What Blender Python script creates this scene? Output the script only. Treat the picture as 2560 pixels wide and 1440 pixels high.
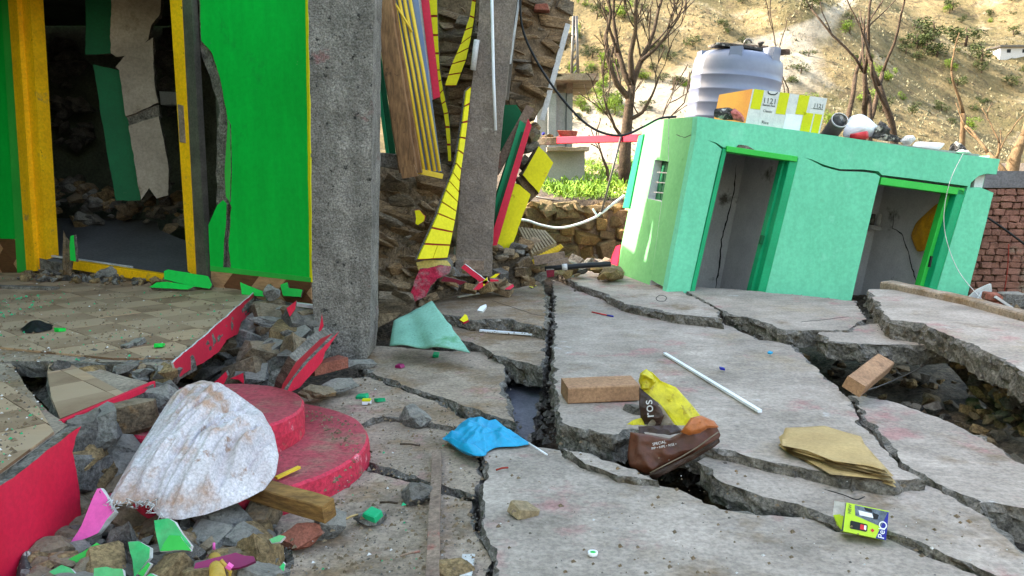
import bpy, bmesh, math, random
from mathutils import Vector, Matrix, noise
from mathutils.geometry import tessellate_polygon
R = math.radians
V = Vector
random.seed(7)
for o in list(bpy.data.objects): bpy.data.objects.remove(o)
scn = bpy.context.scene
COL = scn.collection

# ------------------------------------------------------------------ camera
CAM = V((0, 0, 1.5)); PITCH = R(8); FPX = 2000.0
cd = bpy.data.cameras.new('camera'); cam = bpy.data.objects.new('camera', cd); COL.objects.link(cam)
cam.location = CAM; cam.rotation_euler = (R(90) - PITCH, 0, 0)
cd.sensor_width = 36; cd.lens = 36 * FPX / 2560; cd.clip_start = 0.05; cd.clip_end = 3000
scn.camera = cam

# ------------------------------------------------------------------ sky, sun, exposure
SUN = V((-0.80, 0.16, 0.62)).normalized()
w = bpy.data.worlds.new('World'); scn.world = w; w.use_nodes = True
nt = w.node_tree; bg = nt.nodes['Background']
sky = nt.nodes.new('ShaderNodeTexSky'); sky.sky_type = 'NISHITA'; sky.sun_disc = False
sky.sun_elevation = math.asin(SUN.z); sky.sun_rotation = math.atan2(SUN.x, SUN.y)
sky.air_density = 2.0; sky.dust_density = 10.0; sky.ozone_density = 0.0; sky.altitude = 1200
nt.links.new(sky.outputs[0], bg.inputs[0]); bg.inputs[1].default_value = 0.15
sd = bpy.data.lights.new('sun', 'SUN'); sun = bpy.data.objects.new('sun', sd); COL.objects.link(sun)
sd.energy = 3.4; sd.angle = R(0.5); sd.color = (1.0, 0.95, 0.86)
sun.rotation_euler = SUN.to_track_quat('Z', 'Y').to_euler(); sun.location = SUN * 60
scn.view_settings.view_transform = 'Standard'; scn.view_settings.look = 'None'
scn.view_settings.gamma = 1.0; scn.view_settings.use_curve_mapping = False
scn.view_settings.exposure = 2.42

# ------------------------------------------------------------------ layout helpers
FW = V((0, math.cos(PITCH), -math.sin(PITCH))); UPV = V((0, math.sin(PITCH), math.cos(PITCH)))
def ray(px, py): return FW + V((1, 0, 0)) * ((px - 1280) / FPX) + UPV * ((720 - py) / FPX)
def hit(px, py, pl):
    d = ray(px, py); p0, n = pl
    return CAM + d * ((p0 - CAM).dot(n) / d.dot(n))
def gz(px, py, z=0.0): return hit(px, py, (V((0, 0, z)), V((0, 0, 1))))
def at(px, py, D): return hit(px, py, (V((0, D, 0)), V((0, 1, 0))))
def PD(D, yaw=0, lean=0): return (V((0, D, 1.5 if not lean else (.12 if D < 5 else .48 if D < 8 else .8))), V((math.sin(R(yaw)), -math.cos(R(yaw)), lean)).normalized())
def P3(a, b, c):
    n = (b - a).cross(c - a).normalized()
    if n.dot(CAM - a) < 0: n = -n
    return (a, n)
def GP(z, sx=0, sy=0, x0=0, y0=5): return (V((x0, y0, z)), V((-sx, -sy, 1)).normalized())   # tilted ground plane
def pm(p, f, s=0.0): return noise.noise(V(p) * f + V((s, s * 1.7, s * 2.3)))
def nv(p, f, s=0.0): return noise.noise_vector(V(p) * f + V((s, s * 1.7, s * 2.3)))
def rid(p, f, s=0.0): return (1 - 2 * abs(pm(p, f, s))) - .55      # sharp creases
def inpoly(x, y, P):
    r = False; j = len(P) - 1
    for i in range(len(P)):
        if (P[i][1] > y) != (P[j][1] > y) and x < (P[j][0] - P[i][0]) * (y - P[i][1]) / (P[j][1] - P[i][1]) + P[i][0]: r = not r
        j = i
    return r

# ------------------------------------------------------------------ object helpers
def tag(o, label=None, cat=None, group=None, kind=None):
    if label: o['label'] = label
    if cat: o['category'] = cat
    if group: o['group'] = group
    if kind: o['kind'] = kind
    return o
def adopt(o, parent):
    if parent is not None:
        o.parent = parent; o.matrix_parent_inverse = parent.matrix_basis.inverted()
def E(name, loc, label=None, cat=None, group=None, kind=None):
    o = bpy.data.objects.new(name, None); COL.objects.link(o); o.location = loc; o.empty_display_size = .2
    return tag(o, label, cat, group, kind)
def link(name, me, mats, parent=None, smooth=False):
    for m in (mats if isinstance(mats, (list, tuple)) else [mats]): me.materials.append(m)
    if smooth:
        me.polygons.foreach_set('use_smooth', [True] * len(me.polygons))
    o = bpy.data.objects.new(name, me); COL.objects.link(o)
    return o
def mk(name, verts, faces, mats, parent=None, smooth=False, fm=None, recalc=True):
    """one mesh object; its origin is put at the middle of its base"""
    if not verts: return None
    mn = [min(v[i] for v in verts) for i in range(3)]; mx = [max(v[i] for v in verts) for i in range(3)]
    c = V(((mn[0] + mx[0]) / 2, (mn[1] + mx[1]) / 2, mn[2]))
    me = bpy.data.meshes.new(name); me.from_pydata([V(v) - c for v in verts], [], faces)
    if fm: me.polygons.foreach_set('material_index', fm)
    if recalc:
        bm = bmesh.new(); bm.from_mesh(me); bmesh.ops.recalc_face_normals(bm, faces=bm.faces); bm.to_mesh(me); bm.free()
    me.update()
    o = link(name, me, mats, None, smooth); o.location = c
    adopt(o, parent)
    return o
def newell(P):
    n = V((0, 0, 0))
    for i in range(len(P)):
        a, b = P[i], P[(i + 1) % len(P)]
        n += V(((a.y - b.y) * (a.z + b.z), (a.z - b.z) * (a.x + b.x), (a.x - b.x) * (a.y + b.y)))
    return n.normalized()
def roughen(P, step, jag, N, f1=3.0, seed=0.0):
    if jag <= 0: return list(P)
    out = []
    for i in range(len(P)):
        a, b = P[i], P[(i + 1) % len(P)]; k = max(1, int((b - a).length / step))
        for j in range(k): out.append(a.lerp(b, j / k))
    res = []
    for p in out:
        d = nv(p, f1, seed) * jag + nv(p, f1 * 4.1, seed) * jag * .55 + nv(p, f1 * 14, seed) * jag * .36
        res.append(p + d - N * d.dot(N))
    return res
def prism(name, P, dv, mats, jag=0.0, step=.05, rows=1, rough=0.0, parent=None, f1=3.0, top=0.0, seed=0.0, chip=0.0):
    """polygon P (3D) pushed back by dv; mats[0] on the face, mats[-1] on its broken sides"""
    N = newell(P)
    if N.dot(dv) > 0: P = list(reversed(P)); N = -N
    Q = roughen([V(p) for p in P], step, jag, N, f1, seed); m = len(Q)
    T0 = Q
    if chip:
        T0 = []
        for i in range(m):
            tg = (Q[(i + 1) % m] - Q[i - 1]); tg = tg.normalized() if tg.length > 1e-6 else V((1, 0, 0)); a_ = max(0, pm(Q[i], 7) + .12) + .6 * max(0, pm(Q[i], 21))
            T0.append(Q[i] + N.cross(tg) * chip * (a_ * 1.6 + .12))
    verts = [q + N * (pm(q, 2.2) * top) for q in T0]
    faces = [tuple(t) for t in tessellate_polygon([T0])]; fm = [0] * len(faces)
    TS = ([.13] if chip else []) + [(r / rows) for r in range(1, rows + 1)]; rows = len(TS)
    for r in range(1, rows + 1):
        t = TS[r - 1]
        for q in Q:
            d = nv(q + dv * t * 2, 9) * rough + nv(q + dv * t * 3, 28) * rough * .6
            verts.append(q + dv * t + (d if (r < rows or rough) else V((0, 0, 0))))
    for r in range(rows):
        for i in range(m):
            j = (i + 1) % m
            faces.append((r * m + i, r * m + j, (r + 1) * m + j, (r + 1) * m + i)); fm.append(1 if len(mats) > 1 else 0)
    bt = [tuple(rows * m + i for i in reversed(t)) for t in tessellate_polygon([Q])]
    faces += bt; fm += [1 if len(mats) > 1 else 0] * len(bt)
    return mk(name, verts, faces, mats, parent, fm=fm, recalc=False if False else True)
def panel(name, px, pl, depth, mats, parent=None, jag=0.0, step=.05, rows=1, rough=0.0, f1=3.0, dv=None, push=0.0, seed=0.0, chip=0.0):
    P = [hit(x, y, pl) + pl[1] * push for x, y in px]
    return prism(name, P, dv if dv is not None else -pl[1] * depth, mats if isinstance(mats, (list, tuple)) else [mats], jag, step, rows, rough, parent, f1, seed=seed, chip=chip)
def frame_of(d, up=V((0, 0, 1))):
    d = d.normalized()
    if abs(d.dot(up)) > .98: up = V((0, 1, 0))
    s = d.cross(up).normalized(); return s, s.cross(d).normalized()
def tube(name, pts, rad, m, sides=6, parent=None, smooth=True, caps=True, data_only=False):
    pts = [V(p) for p in pts]; n = len(pts)
    if not hasattr(rad, '__len__'): rad = [rad] * n
    verts = []; faces = []; up = V((0.13, 0.31, 0.94)).normalized()
    for i, p in enumerate(pts):
        d = (pts[min(i + 1, n - 1)] - pts[max(i - 1, 0)])
        s, u = frame_of(d, up)
        for k in range(sides):
            a = 2 * math.pi * k / sides; verts.append(p + (s * math.cos(a) + u * math.sin(a)) * rad[i])
    for i in range(n - 1):
        for k in range(sides):
            j = (k + 1) % sides
            faces.append((i * sides + k, i * sides + j, (i + 1) * sides + j, (i + 1) * sides + k))
    if caps:
        faces.append(tuple(range(sides - 1, -1, -1))); faces.append(tuple((n - 1) * sides + k for k in range(sides)))
    if data_only: return verts, faces
    return mk(name, verts, faces, m, parent, smooth)
def bar(name, a, b, wd, ht, m, parent=None, up=V((0, 0, 1)), wob=0.0, seg=1, bev=.0, roll=0):
    a, b = V(a), V(b); s, u = frame_of(b - a, up)
    if roll: 
        q = Matrix.Rotation(R(roll), 3, (b - a).normalized()); s = q @ s; u = q @ u
    verts = []; faces = []
    bv = bev or min(wd, ht) * .06
    prof = [(-wd/2+bv, -ht/2), (wd/2-bv, -ht/2), (wd/2, -ht/2+bv), (wd/2, ht/2-bv), (wd/2-bv, ht/2), (-wd/2+bv, ht/2), (-wd/2, ht/2-bv), (-wd/2, -ht/2+bv)]
    for i in range(seg + 1):
        p = a.lerp(b, i / seg)
        for x, y in prof:
            q = p + s * x + u * y; verts.append(q + nv(q, 5) * wob)
    for i in range(seg):
        for k in range(8):
            j = (k + 1) % 8; faces.append((i * 8 + k, i * 8 + j, i * 8 + 8 + j, i * 8 + 8 + k))
    faces.append(tuple(range(7, -1, -1))); faces.append(tuple(seg * 8 + k for k in range(8)))
    return mk(name, verts, faces, m, parent)
def blob(name, O, n, h, m, parent=None, rings=12, M=64, wr=None, bot=.05, power=2.0, center=None, smooth=True, edge=0.0, sm=1):
    """cushion-like closed form over a star-shaped outline O (3D points on a plane with normal n)"""
    L = [0]
    for i in range(len(O)): L.append(L[-1] + (O[(i + 1) % len(O)] - O[i]).length)
    out = []; k = 0
    for j in range(M):
        t = L[-1] * j / M
        while L[k + 1] < t: k += 1
        out.append(O[k].lerp(O[(k + 1) % len(O)], (t - L[k]) / max(1e-6, L[k + 1] - L[k])))
    for _ in range(sm):
        out = [(out[i - 1] + out[i] * 2 + out[(i + 1) % M]) / 4 for i in range(M)]
    c = center or sum(out, V((0, 0, 0))) / M
    verts = []; faces = []; fm = []
    for side in (1, -1):
        base = len(verts)
        for r in range(rings):
            t = 1 - r / rings
            for p in out:
                q = c + (p - c) * t; hh = (1 - t ** power)
                d = h * hh + edge if side > 0 else -bot * hh
                v = q + n * d
                if wr and side > 0: v = v + n * wr(q, t, (p - c)) * min(1, (1 - t) * 4 + .15)
                verts.append(v)
        verts.append(c + n * (h + edge if side > 0 else -bot)); ce = len(verts) - 1
        for r in range(rings - 1):
            for k in range(M):
                j = (k + 1) % M; faces.append((base + r * M + k, base + r * M + j, base + (r + 1) * M + j, base + (r + 1) * M + k)); fm.append(0 if side > 0 else -1)
        for k in range(M): faces.append((base + (rings - 1) * M + k, base + (rings - 1) * M + (k + 1) % M, ce))
        if side < 0:
            for k in range(M): faces.append((k, (k + 1) % M, base + (k + 1) % M, base + k))
    return mk(name, verts, faces, m, parent, smooth)
def text(name, s, origin, ax, ay, size, m, parent=None, align='CENTER', depth=.0006):
    cu = bpy.data.curves.new(name, 'FONT'); cu.body = s; cu.size = size; cu.align_x = align; cu.align_y = 'CENTER'; cu.extrude = depth
    t = bpy.data.objects.new(name, cu); COL.objects.link(t); dg = bpy.context.evaluated_depsgraph_get()
    me = bpy.data.meshes.new_from_object(t.evaluated_get(dg)); bpy.data.objects.remove(t); bpy.data.curves.remove(cu)
    ax = V(ax).normalized(); az = ax.cross(V(ay)).normalized(); ay = az.cross(ax)
    mm = Matrix((ax, ay, az)).transposed().to_4x4(); mm.translation = origin
    me.transform(mm); vs = [v.co.copy() for v in me.vertices]; fs = [tuple(p.vertices) for p in me.polygons]
    bpy.data.meshes.remove(me)
    return mk(name, vs, fs, m, parent)

# ------------------------------------------------------------------ materials
def S(r, g, b, k=1.0):
    f = lambda c: (c / 12.92 if c <= .04045 else ((c + .055) / 1.055) ** 2.4)
    return tuple(f(c / 255) * k for c in (r, g, b)) + (1,)
def ramp(nt, a, b, ca, cb):
    r = nt.nodes.new('ShaderNodeValToRGB'); e = r.color_ramp.elements
    e[0].position = a; e[1].position = b; e[0].color = ca; e[1].color = cb; return r
def mat(name, c1, c2=None, scale=4.0, rough=.85, bump=.4, bs=30.0, fine=.25, spots=(), dust=None, spec=.3, metal=0.0, stretch=None, bd=.02, contrast=.18, streak=None):
    """c1/c2 mixed by noise, grain, optional spots [(colour, scale, threshold, softness)], settled dust on upward faces"""
    m = bpy.data.materials.new(name); m.use_nodes = True; t = m.node_tree; L = t.links.new
    bs_ = t.nodes['Principled BSDF']; bs_.inputs['Roughness'].default_value = rough; bs_.inputs['Metallic'].default_value = metal
    bs_.inputs['Specular IOR Level'].default_value = spec
    g = t.nodes.new('ShaderNodeNewGeometry'); pos = g.outputs['Position']
    if stretch:
        mp = t.nodes.new('ShaderNodeMapping'); mp.inputs['Scale'].default_value = stretch[:3]
        if len(stretch) > 3: mp.inputs['Rotation'].default_value = stretch[3]
        L(pos, mp.inputs[0]); spos = mp.outputs[0]
    else: spos = pos
    def nz(s, d=5.0, r=.6, src=None):
        n = t.nodes.new('ShaderNodeTexNoise'); n.inputs['Scale'].default_value = s; n.inputs['Detail'].default_value = d; n.inputs['Roughness'].default_value = r
        L(src or pos, n.inputs['Vector']); return n
    n1 = nz(scale, 6, .62, spos)
    c2 = c2 or tuple(x * .75 for x in c1[:3]) + (1,)
    r1 = ramp(t, .5 - contrast, .5 + contrast, c1, c2); L(n1.outputs[0], r1.inputs[0]); col = r1.outputs[0]
    def mix(fac, a, b, mode='MIX'):
        x = t.nodes.new('ShaderNodeMix'); x.data_type = 'RGBA'; x.blend_type = mode
        if isinstance(fac, float): x.inputs[0].default_value = fac
        else: L(fac, x.inputs[0])
        for i, q in ((6, a), (7, b)):
            if isinstance(q, tuple): x.inputs[i].default_value = q
            else: L(q, x.inputs[i])
        return x.outputs[2]
    for i, (c, s, th, so) in enumerate(spots):
        n = nz(s, 5, .65); n.noise_dimensions = '4D'; n.inputs['W'].default_value = 3.7 * (i + 1)
        r = ramp(t, th, th + so, (0, 0, 0, 1), (1, 1, 1, 1)); L(n.outputs[0], r.inputs[0]); col = mix(r.outputs[0], col, c)
    if fine:
        n = nz(bs * 2.2, 4, .7, spos); r = ramp(t, .38, .62, (1 - fine,) * 3 + (1,), (1 + fine * .6,) * 3 + (1,)); L(n.outputs[0], r.inputs[0]); col = mix(1.0, col, r.outputs[0], 'MULTIPLY')
    if streak:
        mp = t.nodes.new('ShaderNodeMapping'); mp.inputs['Scale'].default_value = streak[1]; mp.inputs['Rotation'].default_value = (0, 0, streak[2]); L(pos, mp.inputs[0])
        n = nz(1.0, 7, .7, mp.outputs[0]); r = ramp(t, .42, .62, (1 - streak[0],) * 3 + (1,), (1 + streak[0] * .5,) * 3 + (1,)); L(n.outputs[0], r.inputs[0]); col = mix(1.0, col, r.outputs[0], 'MULTIPLY')
    if dust:
        sx = t.nodes.new('ShaderNodeSeparateXYZ'); L(g.outputs['Normal'], sx.inputs[0])
        n = nz(dust[2] if len(dust) > 2 else 6.0, 6, .7); ad = t.nodes.new('ShaderNodeMath'); ad.operation = 'MULTIPLY'
        r = ramp(t, .3, .56, (.1, .1, .1, 1), (1, 1, 1, 1)); L(n.outputs[0], r.inputs[0])
        r2 = ramp(t, .25, .8, (0, 0, 0, 1), (dust[1],) * 3 + (1,)); L(sx.outputs['Z'], r2.inputs[0])
        L(r.outputs[0], ad.inputs[0]); L(r2.outputs[0], ad.inputs[1]); col = mix(ad.outputs[0], col, dust[0])
    L(col, bs_.inputs['Base Color'])
    if bump:
        n2 = nz(bs, 8, .68, spos); b = t.nodes.new('ShaderNodeBump'); b.inputs['Strength'].default_value = bump; b.inputs['Distance'].default_value = bd
        L(n2.outputs[0], b.inputs['Height']); L(b.outputs[0], bs_.inputs['Normal'])
    return m
DUST = S(150, 132, 112); DUSTG = S(140, 132, 124)
m_conc = mat('concrete_slab', S(176, 160, 148), S(134, 121, 110), 2.4, .9, .6, 20, .24, [(S(160, 122, 116), 2.3, .56, .1), (S(126, 106, 86), 1.7, .58, .1), (S(190, 182, 178), 3.1, .65, .08), (S(96, 90, 84), 30, .67, .05), (S(150, 132, 112), 1.1, .52, .14)], bd=.016, streak=(.11, (5, 16, 5), R(-28)))
m_concl = mat('concrete_slab_muddy', S(170, 150, 132), S(126, 109, 94), 2.8, .92, .7, 20, .3, [(S(132, 106, 80), 2.1, .5, .12), (S(160, 122, 114), 3.3, .6, .1), (S(70, 63, 58), 32, .63, .05)], bd=.018, streak=(.09, (5, 14, 5), R(-20)))
m_brk = mat('broken_concrete', S(148, 138, 128), S(84, 78, 72), 9, .95, 1.0, 26, .5, [(S(92, 78, 62), 6, .56, .1)], bd=.04)
m_pillar = mat('pillar_concrete', S(164, 154, 147), S(118, 110, 104), 5.0, .93, 1.0, 34, .5, [(S(156, 110, 108), 3.0, .63, .07), (S(62, 58, 56), 18, .6, .06), (S(168, 158, 146), 2.2, .62, .1)], bd=.04, streak=(.2, (9, 9, 1.2), 0))
m_pillar2 = mat('pillar_concrete_brown', S(138, 122, 110), S(112, 100, 92), 3.0, .93, .8, 26, .35, [(S(152, 140, 128), 5, .6, .08)], bd=.02)
m_soil = mat('soil', S(112, 96, 80), S(66, 57, 48), 5, .97, 1.0, 14, .5, [(S(112, 94, 74), 3, .56, .1)], bd=.06)
m_green = mat('green_paint', S(0, 188, 64), S(0, 176, 58), 1.6, .55, .25, 9, .07, [(S(60, 170, 100), 26, .69, .03), (S(16, 150, 56), 2.2, .6, .12), (S(130, 170, 120), 9, .7, .04)], bd=.01, spec=.3, streak=(.08, (8, 8, 1), 0))
m_plast = mat('green_plaster', S(52, 186, 108), S(36, 168, 92), 4, .65, .4, 18, .16, [(S(130, 150, 110), 9, .6, .06), (S(24, 110, 62), 14, .66, .04)], bd=.01, dust=(S(150, 138, 116), .4, 12))
m_lgreen = mat('light_green_paint', S(60, 178, 70), S(44, 160, 60), 2, .55, .08, 14, .05, bd=.004)
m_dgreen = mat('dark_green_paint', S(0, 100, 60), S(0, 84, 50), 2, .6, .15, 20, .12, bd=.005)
m_mint = mat('mint_paint', S(112, 200, 160), S(104, 192, 152), 1.3, .78, .3, 9, .09, [(S(126, 206, 170), 2.5, .6, .1), (S(74, 160, 124), 24, .7, .03), (S(104, 180, 138), 1.6, .64, .1)], bd=.010, streak=(.05, (7, 7, .8), 0))
m_side = mat('mint_paint_warm_bounce', S(118, 184, 120), S(102, 170, 104), 1.3, .78, .3, 9, .09, [(S(74, 130, 70), 1.4, .62, .1)], bd=.006)  # the hut's mint with warm ground bounce mixed into the colour
m_dframe = mat('door_frame_green', S(14, 158, 104), S(10, 138, 90), 2, .5, .1, 22, .08, bd=.004)
m_dframe2 = mat('lintel_green', S(58, 190, 74), S(40, 170, 60), 2, .5, .1, 22, .08, bd=.004)
m_inner = mat('inner_plaster', S(214, 211, 211), S(186, 183, 186), 1.5, .8, .2, 20, .1, [(S(100, 96, 90), 2.2, .6, .1)], bd=.01)
m_pier = mat('dirty_pier_plaster', S(176, 160, 146), S(140, 126, 114), 2.2, .85, .4, 16, .2, [(S(110, 92, 74), 3, .58, .1)], bd=.012)
m_yellow = mat('yellow_paint', S(226, 212, 6), S(212, 196, 4), 2, .6, .15, 16, .08, [(S(196, 168, 20), 9, .62, .05)], bd=.006)
m_ocher = mat('yellow_door_frame', S(252, 192, 12), S(234, 170, 10), 3.5, .5, .3, 16, .14, [(S(120, 86, 20), 16, .66, .04), (S(176, 140, 70), 5, .62, .08)], bd=.004, spec=.4)
m_red = mat('red_paint', S(206, 28, 62), S(190, 20, 52), 2, .5, .2, 18, .1, [(S(214, 96, 116), 30, .67, .03), (S(150, 20, 44), 3, .62, .1)], bd=.006, spec=.35)
m_redt = mat('red_step_top', S(172, 66, 78), S(148, 70, 74), 2.6, .85, .5, 22, .3, [(S(140, 104, 90), 3.0, .52, .14), (S(96, 70, 64), 24, .62, .05)], bd=.012)
m_redside = mat('scuffed_red', S(200, 44, 72), S(178, 44, 64), 4, .65, .5, 20, .3, [(S(206, 120, 130), 14, .58, .06), (S(140, 96, 84), 5, .58, .08)], bd=.012)
m_maroon = mat('maroon_line', S(150, 44, 30), None, 4, .8, .1, 20, .1)
m_pink = mat('pink_paint', S(232, 100, 172), S(220, 84, 158), 4, .6, .15, 20, .08, [(S(120, 60, 80), 34, .66, .03)], bd=.005)
m_magenta = mat('magenta_plastic', S(142, 8, 86), S(112, 4, 68), 4, .45, .15, 14, .06, bd=.005, spec=.5)
m_wood = mat('weathered_timber', S(142, 104, 70), S(102, 72, 48), 5, .85, .6, 22, .35, [(S(84, 58, 38), 12, .62, .06)], stretch=(1, 1, .16), bd=.01)
m_woodg = mat('grey_timber', S(142, 120, 104), S(112, 92, 80), 5, .9, .6, 22, .35, [(S(150, 88, 76), 4, .6, .08)], bd=.01)
m_woody = mat('brown_beam', S(150, 112, 62), S(100, 68, 36), 6, .85, .7, 16, .35, stretch=(.25, .9, 3, (0, 0, R(20))), bd=.014)
m_block = mat('brick_block', S(168, 128, 96), S(140, 104, 78), 4, .9, .5, 22, .25, [(S(120, 88, 66), 8, .6, .08)], bd=.01)
m_brick = mat('red_brick', S(160, 96, 78), S(126, 72, 58), 8, .93, .8, 28, .3, [(S(150, 128, 112), 7, .58, .1)], bd=.02)
m_brickw = mat('old_wall_brick', S(150, 104, 88), S(118, 78, 66), 5, .93, .8, 28, .3, [(S(132, 116, 98), 2.4, .55, .12), (S(92, 66, 56), 8, .62, .1)], bd=.02)
m_mortar = mat('dark_mortar', S(150, 126, 100), S(94, 78, 62), 8, .97, .8, 24, .4, bd=.03)
STONE = [mat('slate_stone_a', S(196, 166, 132), S(126, 104, 84), 7, .95, 1.0, 20, .45, bd=.05, stretch=(1, 1, 3.2)),
         mat('slate_stone_b', S(166, 146, 124), S(98, 88, 76), 7, .95, 1.0, 20, .45, [(S(140, 112, 80), 4, .56, .1)], bd=.05, stretch=(1, 1, 3.2)),
         mat('slate_stone_c', S(184, 148, 110), S(116, 94, 70), 7, .95, 1.0, 20, .45, bd=.05, stretch=(1, 1, 3.2))]
RUB = [mat('rubble_grey', S(150, 144, 138), S(88, 84, 80), 11, .95, 1.0, 30, .45, bd=.04, dust=(S(164, 154, 142), .65, 9)),
       mat('rubble_brown', S(148, 124, 98), S(88, 74, 58), 10, .95, 1.0, 26, .45, [(S(140, 104, 66), 6, .57, .1)], bd=.04, dust=(S(160, 142, 120), .6, 9)),
       mat('rubble_dark', S(116, 109, 104), S(64, 60, 57), 11, .95, 1.0, 28, .45, bd=.04, dust=(S(150, 138, 126), .5, 9)),
       mat('rubble_ochre', S(166, 138, 98), S(106, 86, 62), 10, .95, 1.0, 26, .45, bd=.04)]
WSTONE = [mat('field_stone_a', S(150, 122, 74), S(112, 88, 52), 5, .95, .9, 22, .35, bd=.04), mat('field_stone_b', S(132, 112, 78), S(98, 82, 58), 5, .95, .9, 22, .35, bd=.04)]
m_tileA = mat('brown_tile', S(186, 150, 118), S(160, 126, 98), 4, .6, .15, 30, .2, stretch=(1.2, 9, 1, (0, 0, R(18))), dust=(S(164, 138, 114), .9, 1.6), bd=.006)
m_tileB = mat('dark_tile', S(120, 88, 66), S(100, 72, 54), 4, .6, .15, 30, .2, stretch=(9, 1.2, 1, (0, 0, R(18))), dust=(S(156, 129, 105), .86, 1.6), bd=.006)
m_skA = mat('skirting_tile_light', S(196, 148, 110), S(160, 116, 84), 5, .45, .1, 30, .2, stretch=(2, 2, 14, (0, R(38), 0)), bd=.004)
m_skB = mat('skirting_tile_dark', S(116, 74, 50), S(90, 56, 38), 5, .45, .1, 30, .2, stretch=(2, 2, 14, (0, R(-38), 0)), bd=.004)
m_sack = mat('woven_sack', S(214, 206, 208), S(184, 176, 180), 5, .8, .9, 40, .28, [(S(170, 134, 112), 4.2, .53, .13), (S(140, 108, 88), 9, .6, .08)], bd=.012, dust=(S(186, 150, 126), .25, 5))
m_blue = mat('blue_plastic', S(0, 150, 188), S(0, 132, 174), 5, .5, .35, 30, .08, bd=.008, spec=.45)
m_bagy = mat('bag_yellow', S(206, 190, 6), S(176, 158, 4), 6, .55, .5, 14, .15, [(S(130, 104, 20), 8, .58, .08)], bd=.012, spec=.5)
m_bagb = mat('bag_brown', S(98, 48, 22), S(68, 32, 16), 6, .55, .5, 14, .15, [(S(140, 76, 34), 5, .6, .08)], bd=.012, spec=.5)
m_bagd = mat('bag_dark_brown', S(64, 38, 26), S(44, 26, 18), 6, .55, .5, 14, .15, bd=.012, spec=.45)
m_bago = mat('bag_orange', S(178, 100, 44), S(150, 80, 34), 6, .55, .5, 14, .15, bd=.012, spec=.5)
m_bagt = mat('bag_taupe', S(128, 112, 92), S(104, 90, 74), 6, .5, .5, 14, .15, bd=.012)
m_gunny = mat('brown_paper', S(178, 150, 102), S(160, 132, 88), 5, .85, .3, 26, .12, [(S(130, 104, 68), 26, .66, .04)], bd=.005)
m_lime = mat('lime_card', S(176, 206, 0), S(168, 198, 0), 4, .4, .02, 20, .02, spec=.5)
m_navy = mat('navy_print', S(30, 30, 140), None, 4, .4, 0, 20, 0)
m_black = mat('black_rubber', S(26, 26, 28), S(18, 18, 20), 5, .55, .1, 30, .1)
m_grey = mat('grey_print', S(110, 118, 128), S(70, 80, 96), 60, .5, 0, 20, .3)
m_white = mat('white_plastic', S(232, 232, 236), S(214, 214, 220), 5, .5, .08, 26, .05, bd=.004)
m_whited = mat('dirty_white', S(206, 202, 200), S(176, 170, 166), 9, .7, .3, 30, .15, bd=.006)
m_redp = mat('red_print', S(200, 40, 50), None, 4, .5, 0, 20, 0)
m_sheet = mat('green_foam_sheet', S(126, 172, 152), S(108, 154, 134), 3, .7, .3, 26, .14, [(S(70, 130, 80), 2.4, .6, .1), (S(86, 116, 104), 20, .62, .06)], bd=.008)
m_barsy = mat('yellow_bar', S(226, 190, 60), S(206, 168, 44), 4, .5, .1, 20, .08)
m_blueg = mat('blue_glass_panel', S(92, 122, 176), S(120, 124, 122), 2.2, .35, .05, 20, .05)
m_gmetal = mat('grey_metal', S(120, 112, 104), S(88, 82, 78), 4, .45, .15, 24, .2, metal=.5, bd=.005)
m_steel = mat('silver_strip', S(206, 208, 216), S(170, 172, 182), 8, .3, .1, 20, .1, metal=.6)
m_tank = mat('tank_plastic', S(122, 126, 144), S(110, 114, 134), 2, .42, .04, 12, .03, [(S(150, 132, 128), 2.6, .66, .1)], spec=.45)
m_cartw = mat('carton_white', S(214, 214, 206), S(196, 196, 192), 14, .7, .1, 30, .08)
m_carty = mat('carton_yellow', S(206, 206, 0), S(192, 192, 0), 5, .6, .1, 30, .06)
m_carto = mat('carton_orange', S(232, 170, 70), S(224, 150, 70), 3, .7, .1, 30, .05)
m_ink = mat('ink_grey', S(74, 78, 74), None, 4, .6, 0, 20, 0)
m_pipe = mat('dark_pipe', S(92, 84, 78), S(70, 64, 60), 5, .5, .15, 30, .15)
m_redc = mat('red_can', S(206, 52, 56), S(180, 36, 44), 6, .45, .1, 20, .1)
m_cloth = mat('mixed_rags', S(90, 84, 80), S(40, 38, 38), 18, .9, .8, 30, .3, [(S(196, 188, 176), 12, .55, .06), (S(30, 28, 30), 9, .6, .06)], bd=.02)
m_pinkbag = mat('pink_bag', S(206, 124, 112), S(176, 84, 78), 14, .5, .6, 20, .2, bd=.02)
m_orange = mat('orange_sack', S(220, 160, 30), S(190, 130, 20), 5, .6, .4, 16, .15, bd=.01)
m_bark = mat('bark', S(92, 74, 58), S(56, 45, 36), 9, .95, 1.0, 24, .4, bd=.03)
m_barkp = mat('pale_bark', S(132, 106, 76), S(92, 72, 50), 9, .95, .8, 24, .3, bd=.02)
m_leaf = mat('leaf_green', S(132, 160, 34), S(84, 122, 24), 3, .7, 0, 20, .2)
m_leafd = mat('shrub_leaf', S(84, 92, 44), S(50, 62, 34), .6, .85, 0, 20, .2)
m_leafb = mat('bright_shrub_leaf', S(128, 148, 48), S(92, 116, 40), .6, .85, 0, 20, .2)
m_path = mat('pale_path', S(212, 188, 140), S(190, 166, 120), 1.4, .95, .4, 12, .25, bd=.02)
m_roofg = mat('grey_render', S(150, 148, 148), S(128, 126, 126), 1.5, .9, .3, 16, .15)
m_ochbox = mat('straw_sheet', S(160, 140, 108), S(120, 100, 76), 6, .8, .6, 20, .3, bd=.02)
m_floor = mat('room_floor', S(96, 94, 94), S(80, 78, 78), 1.5, .9, .3, 16, .2, bd=.01)
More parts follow.
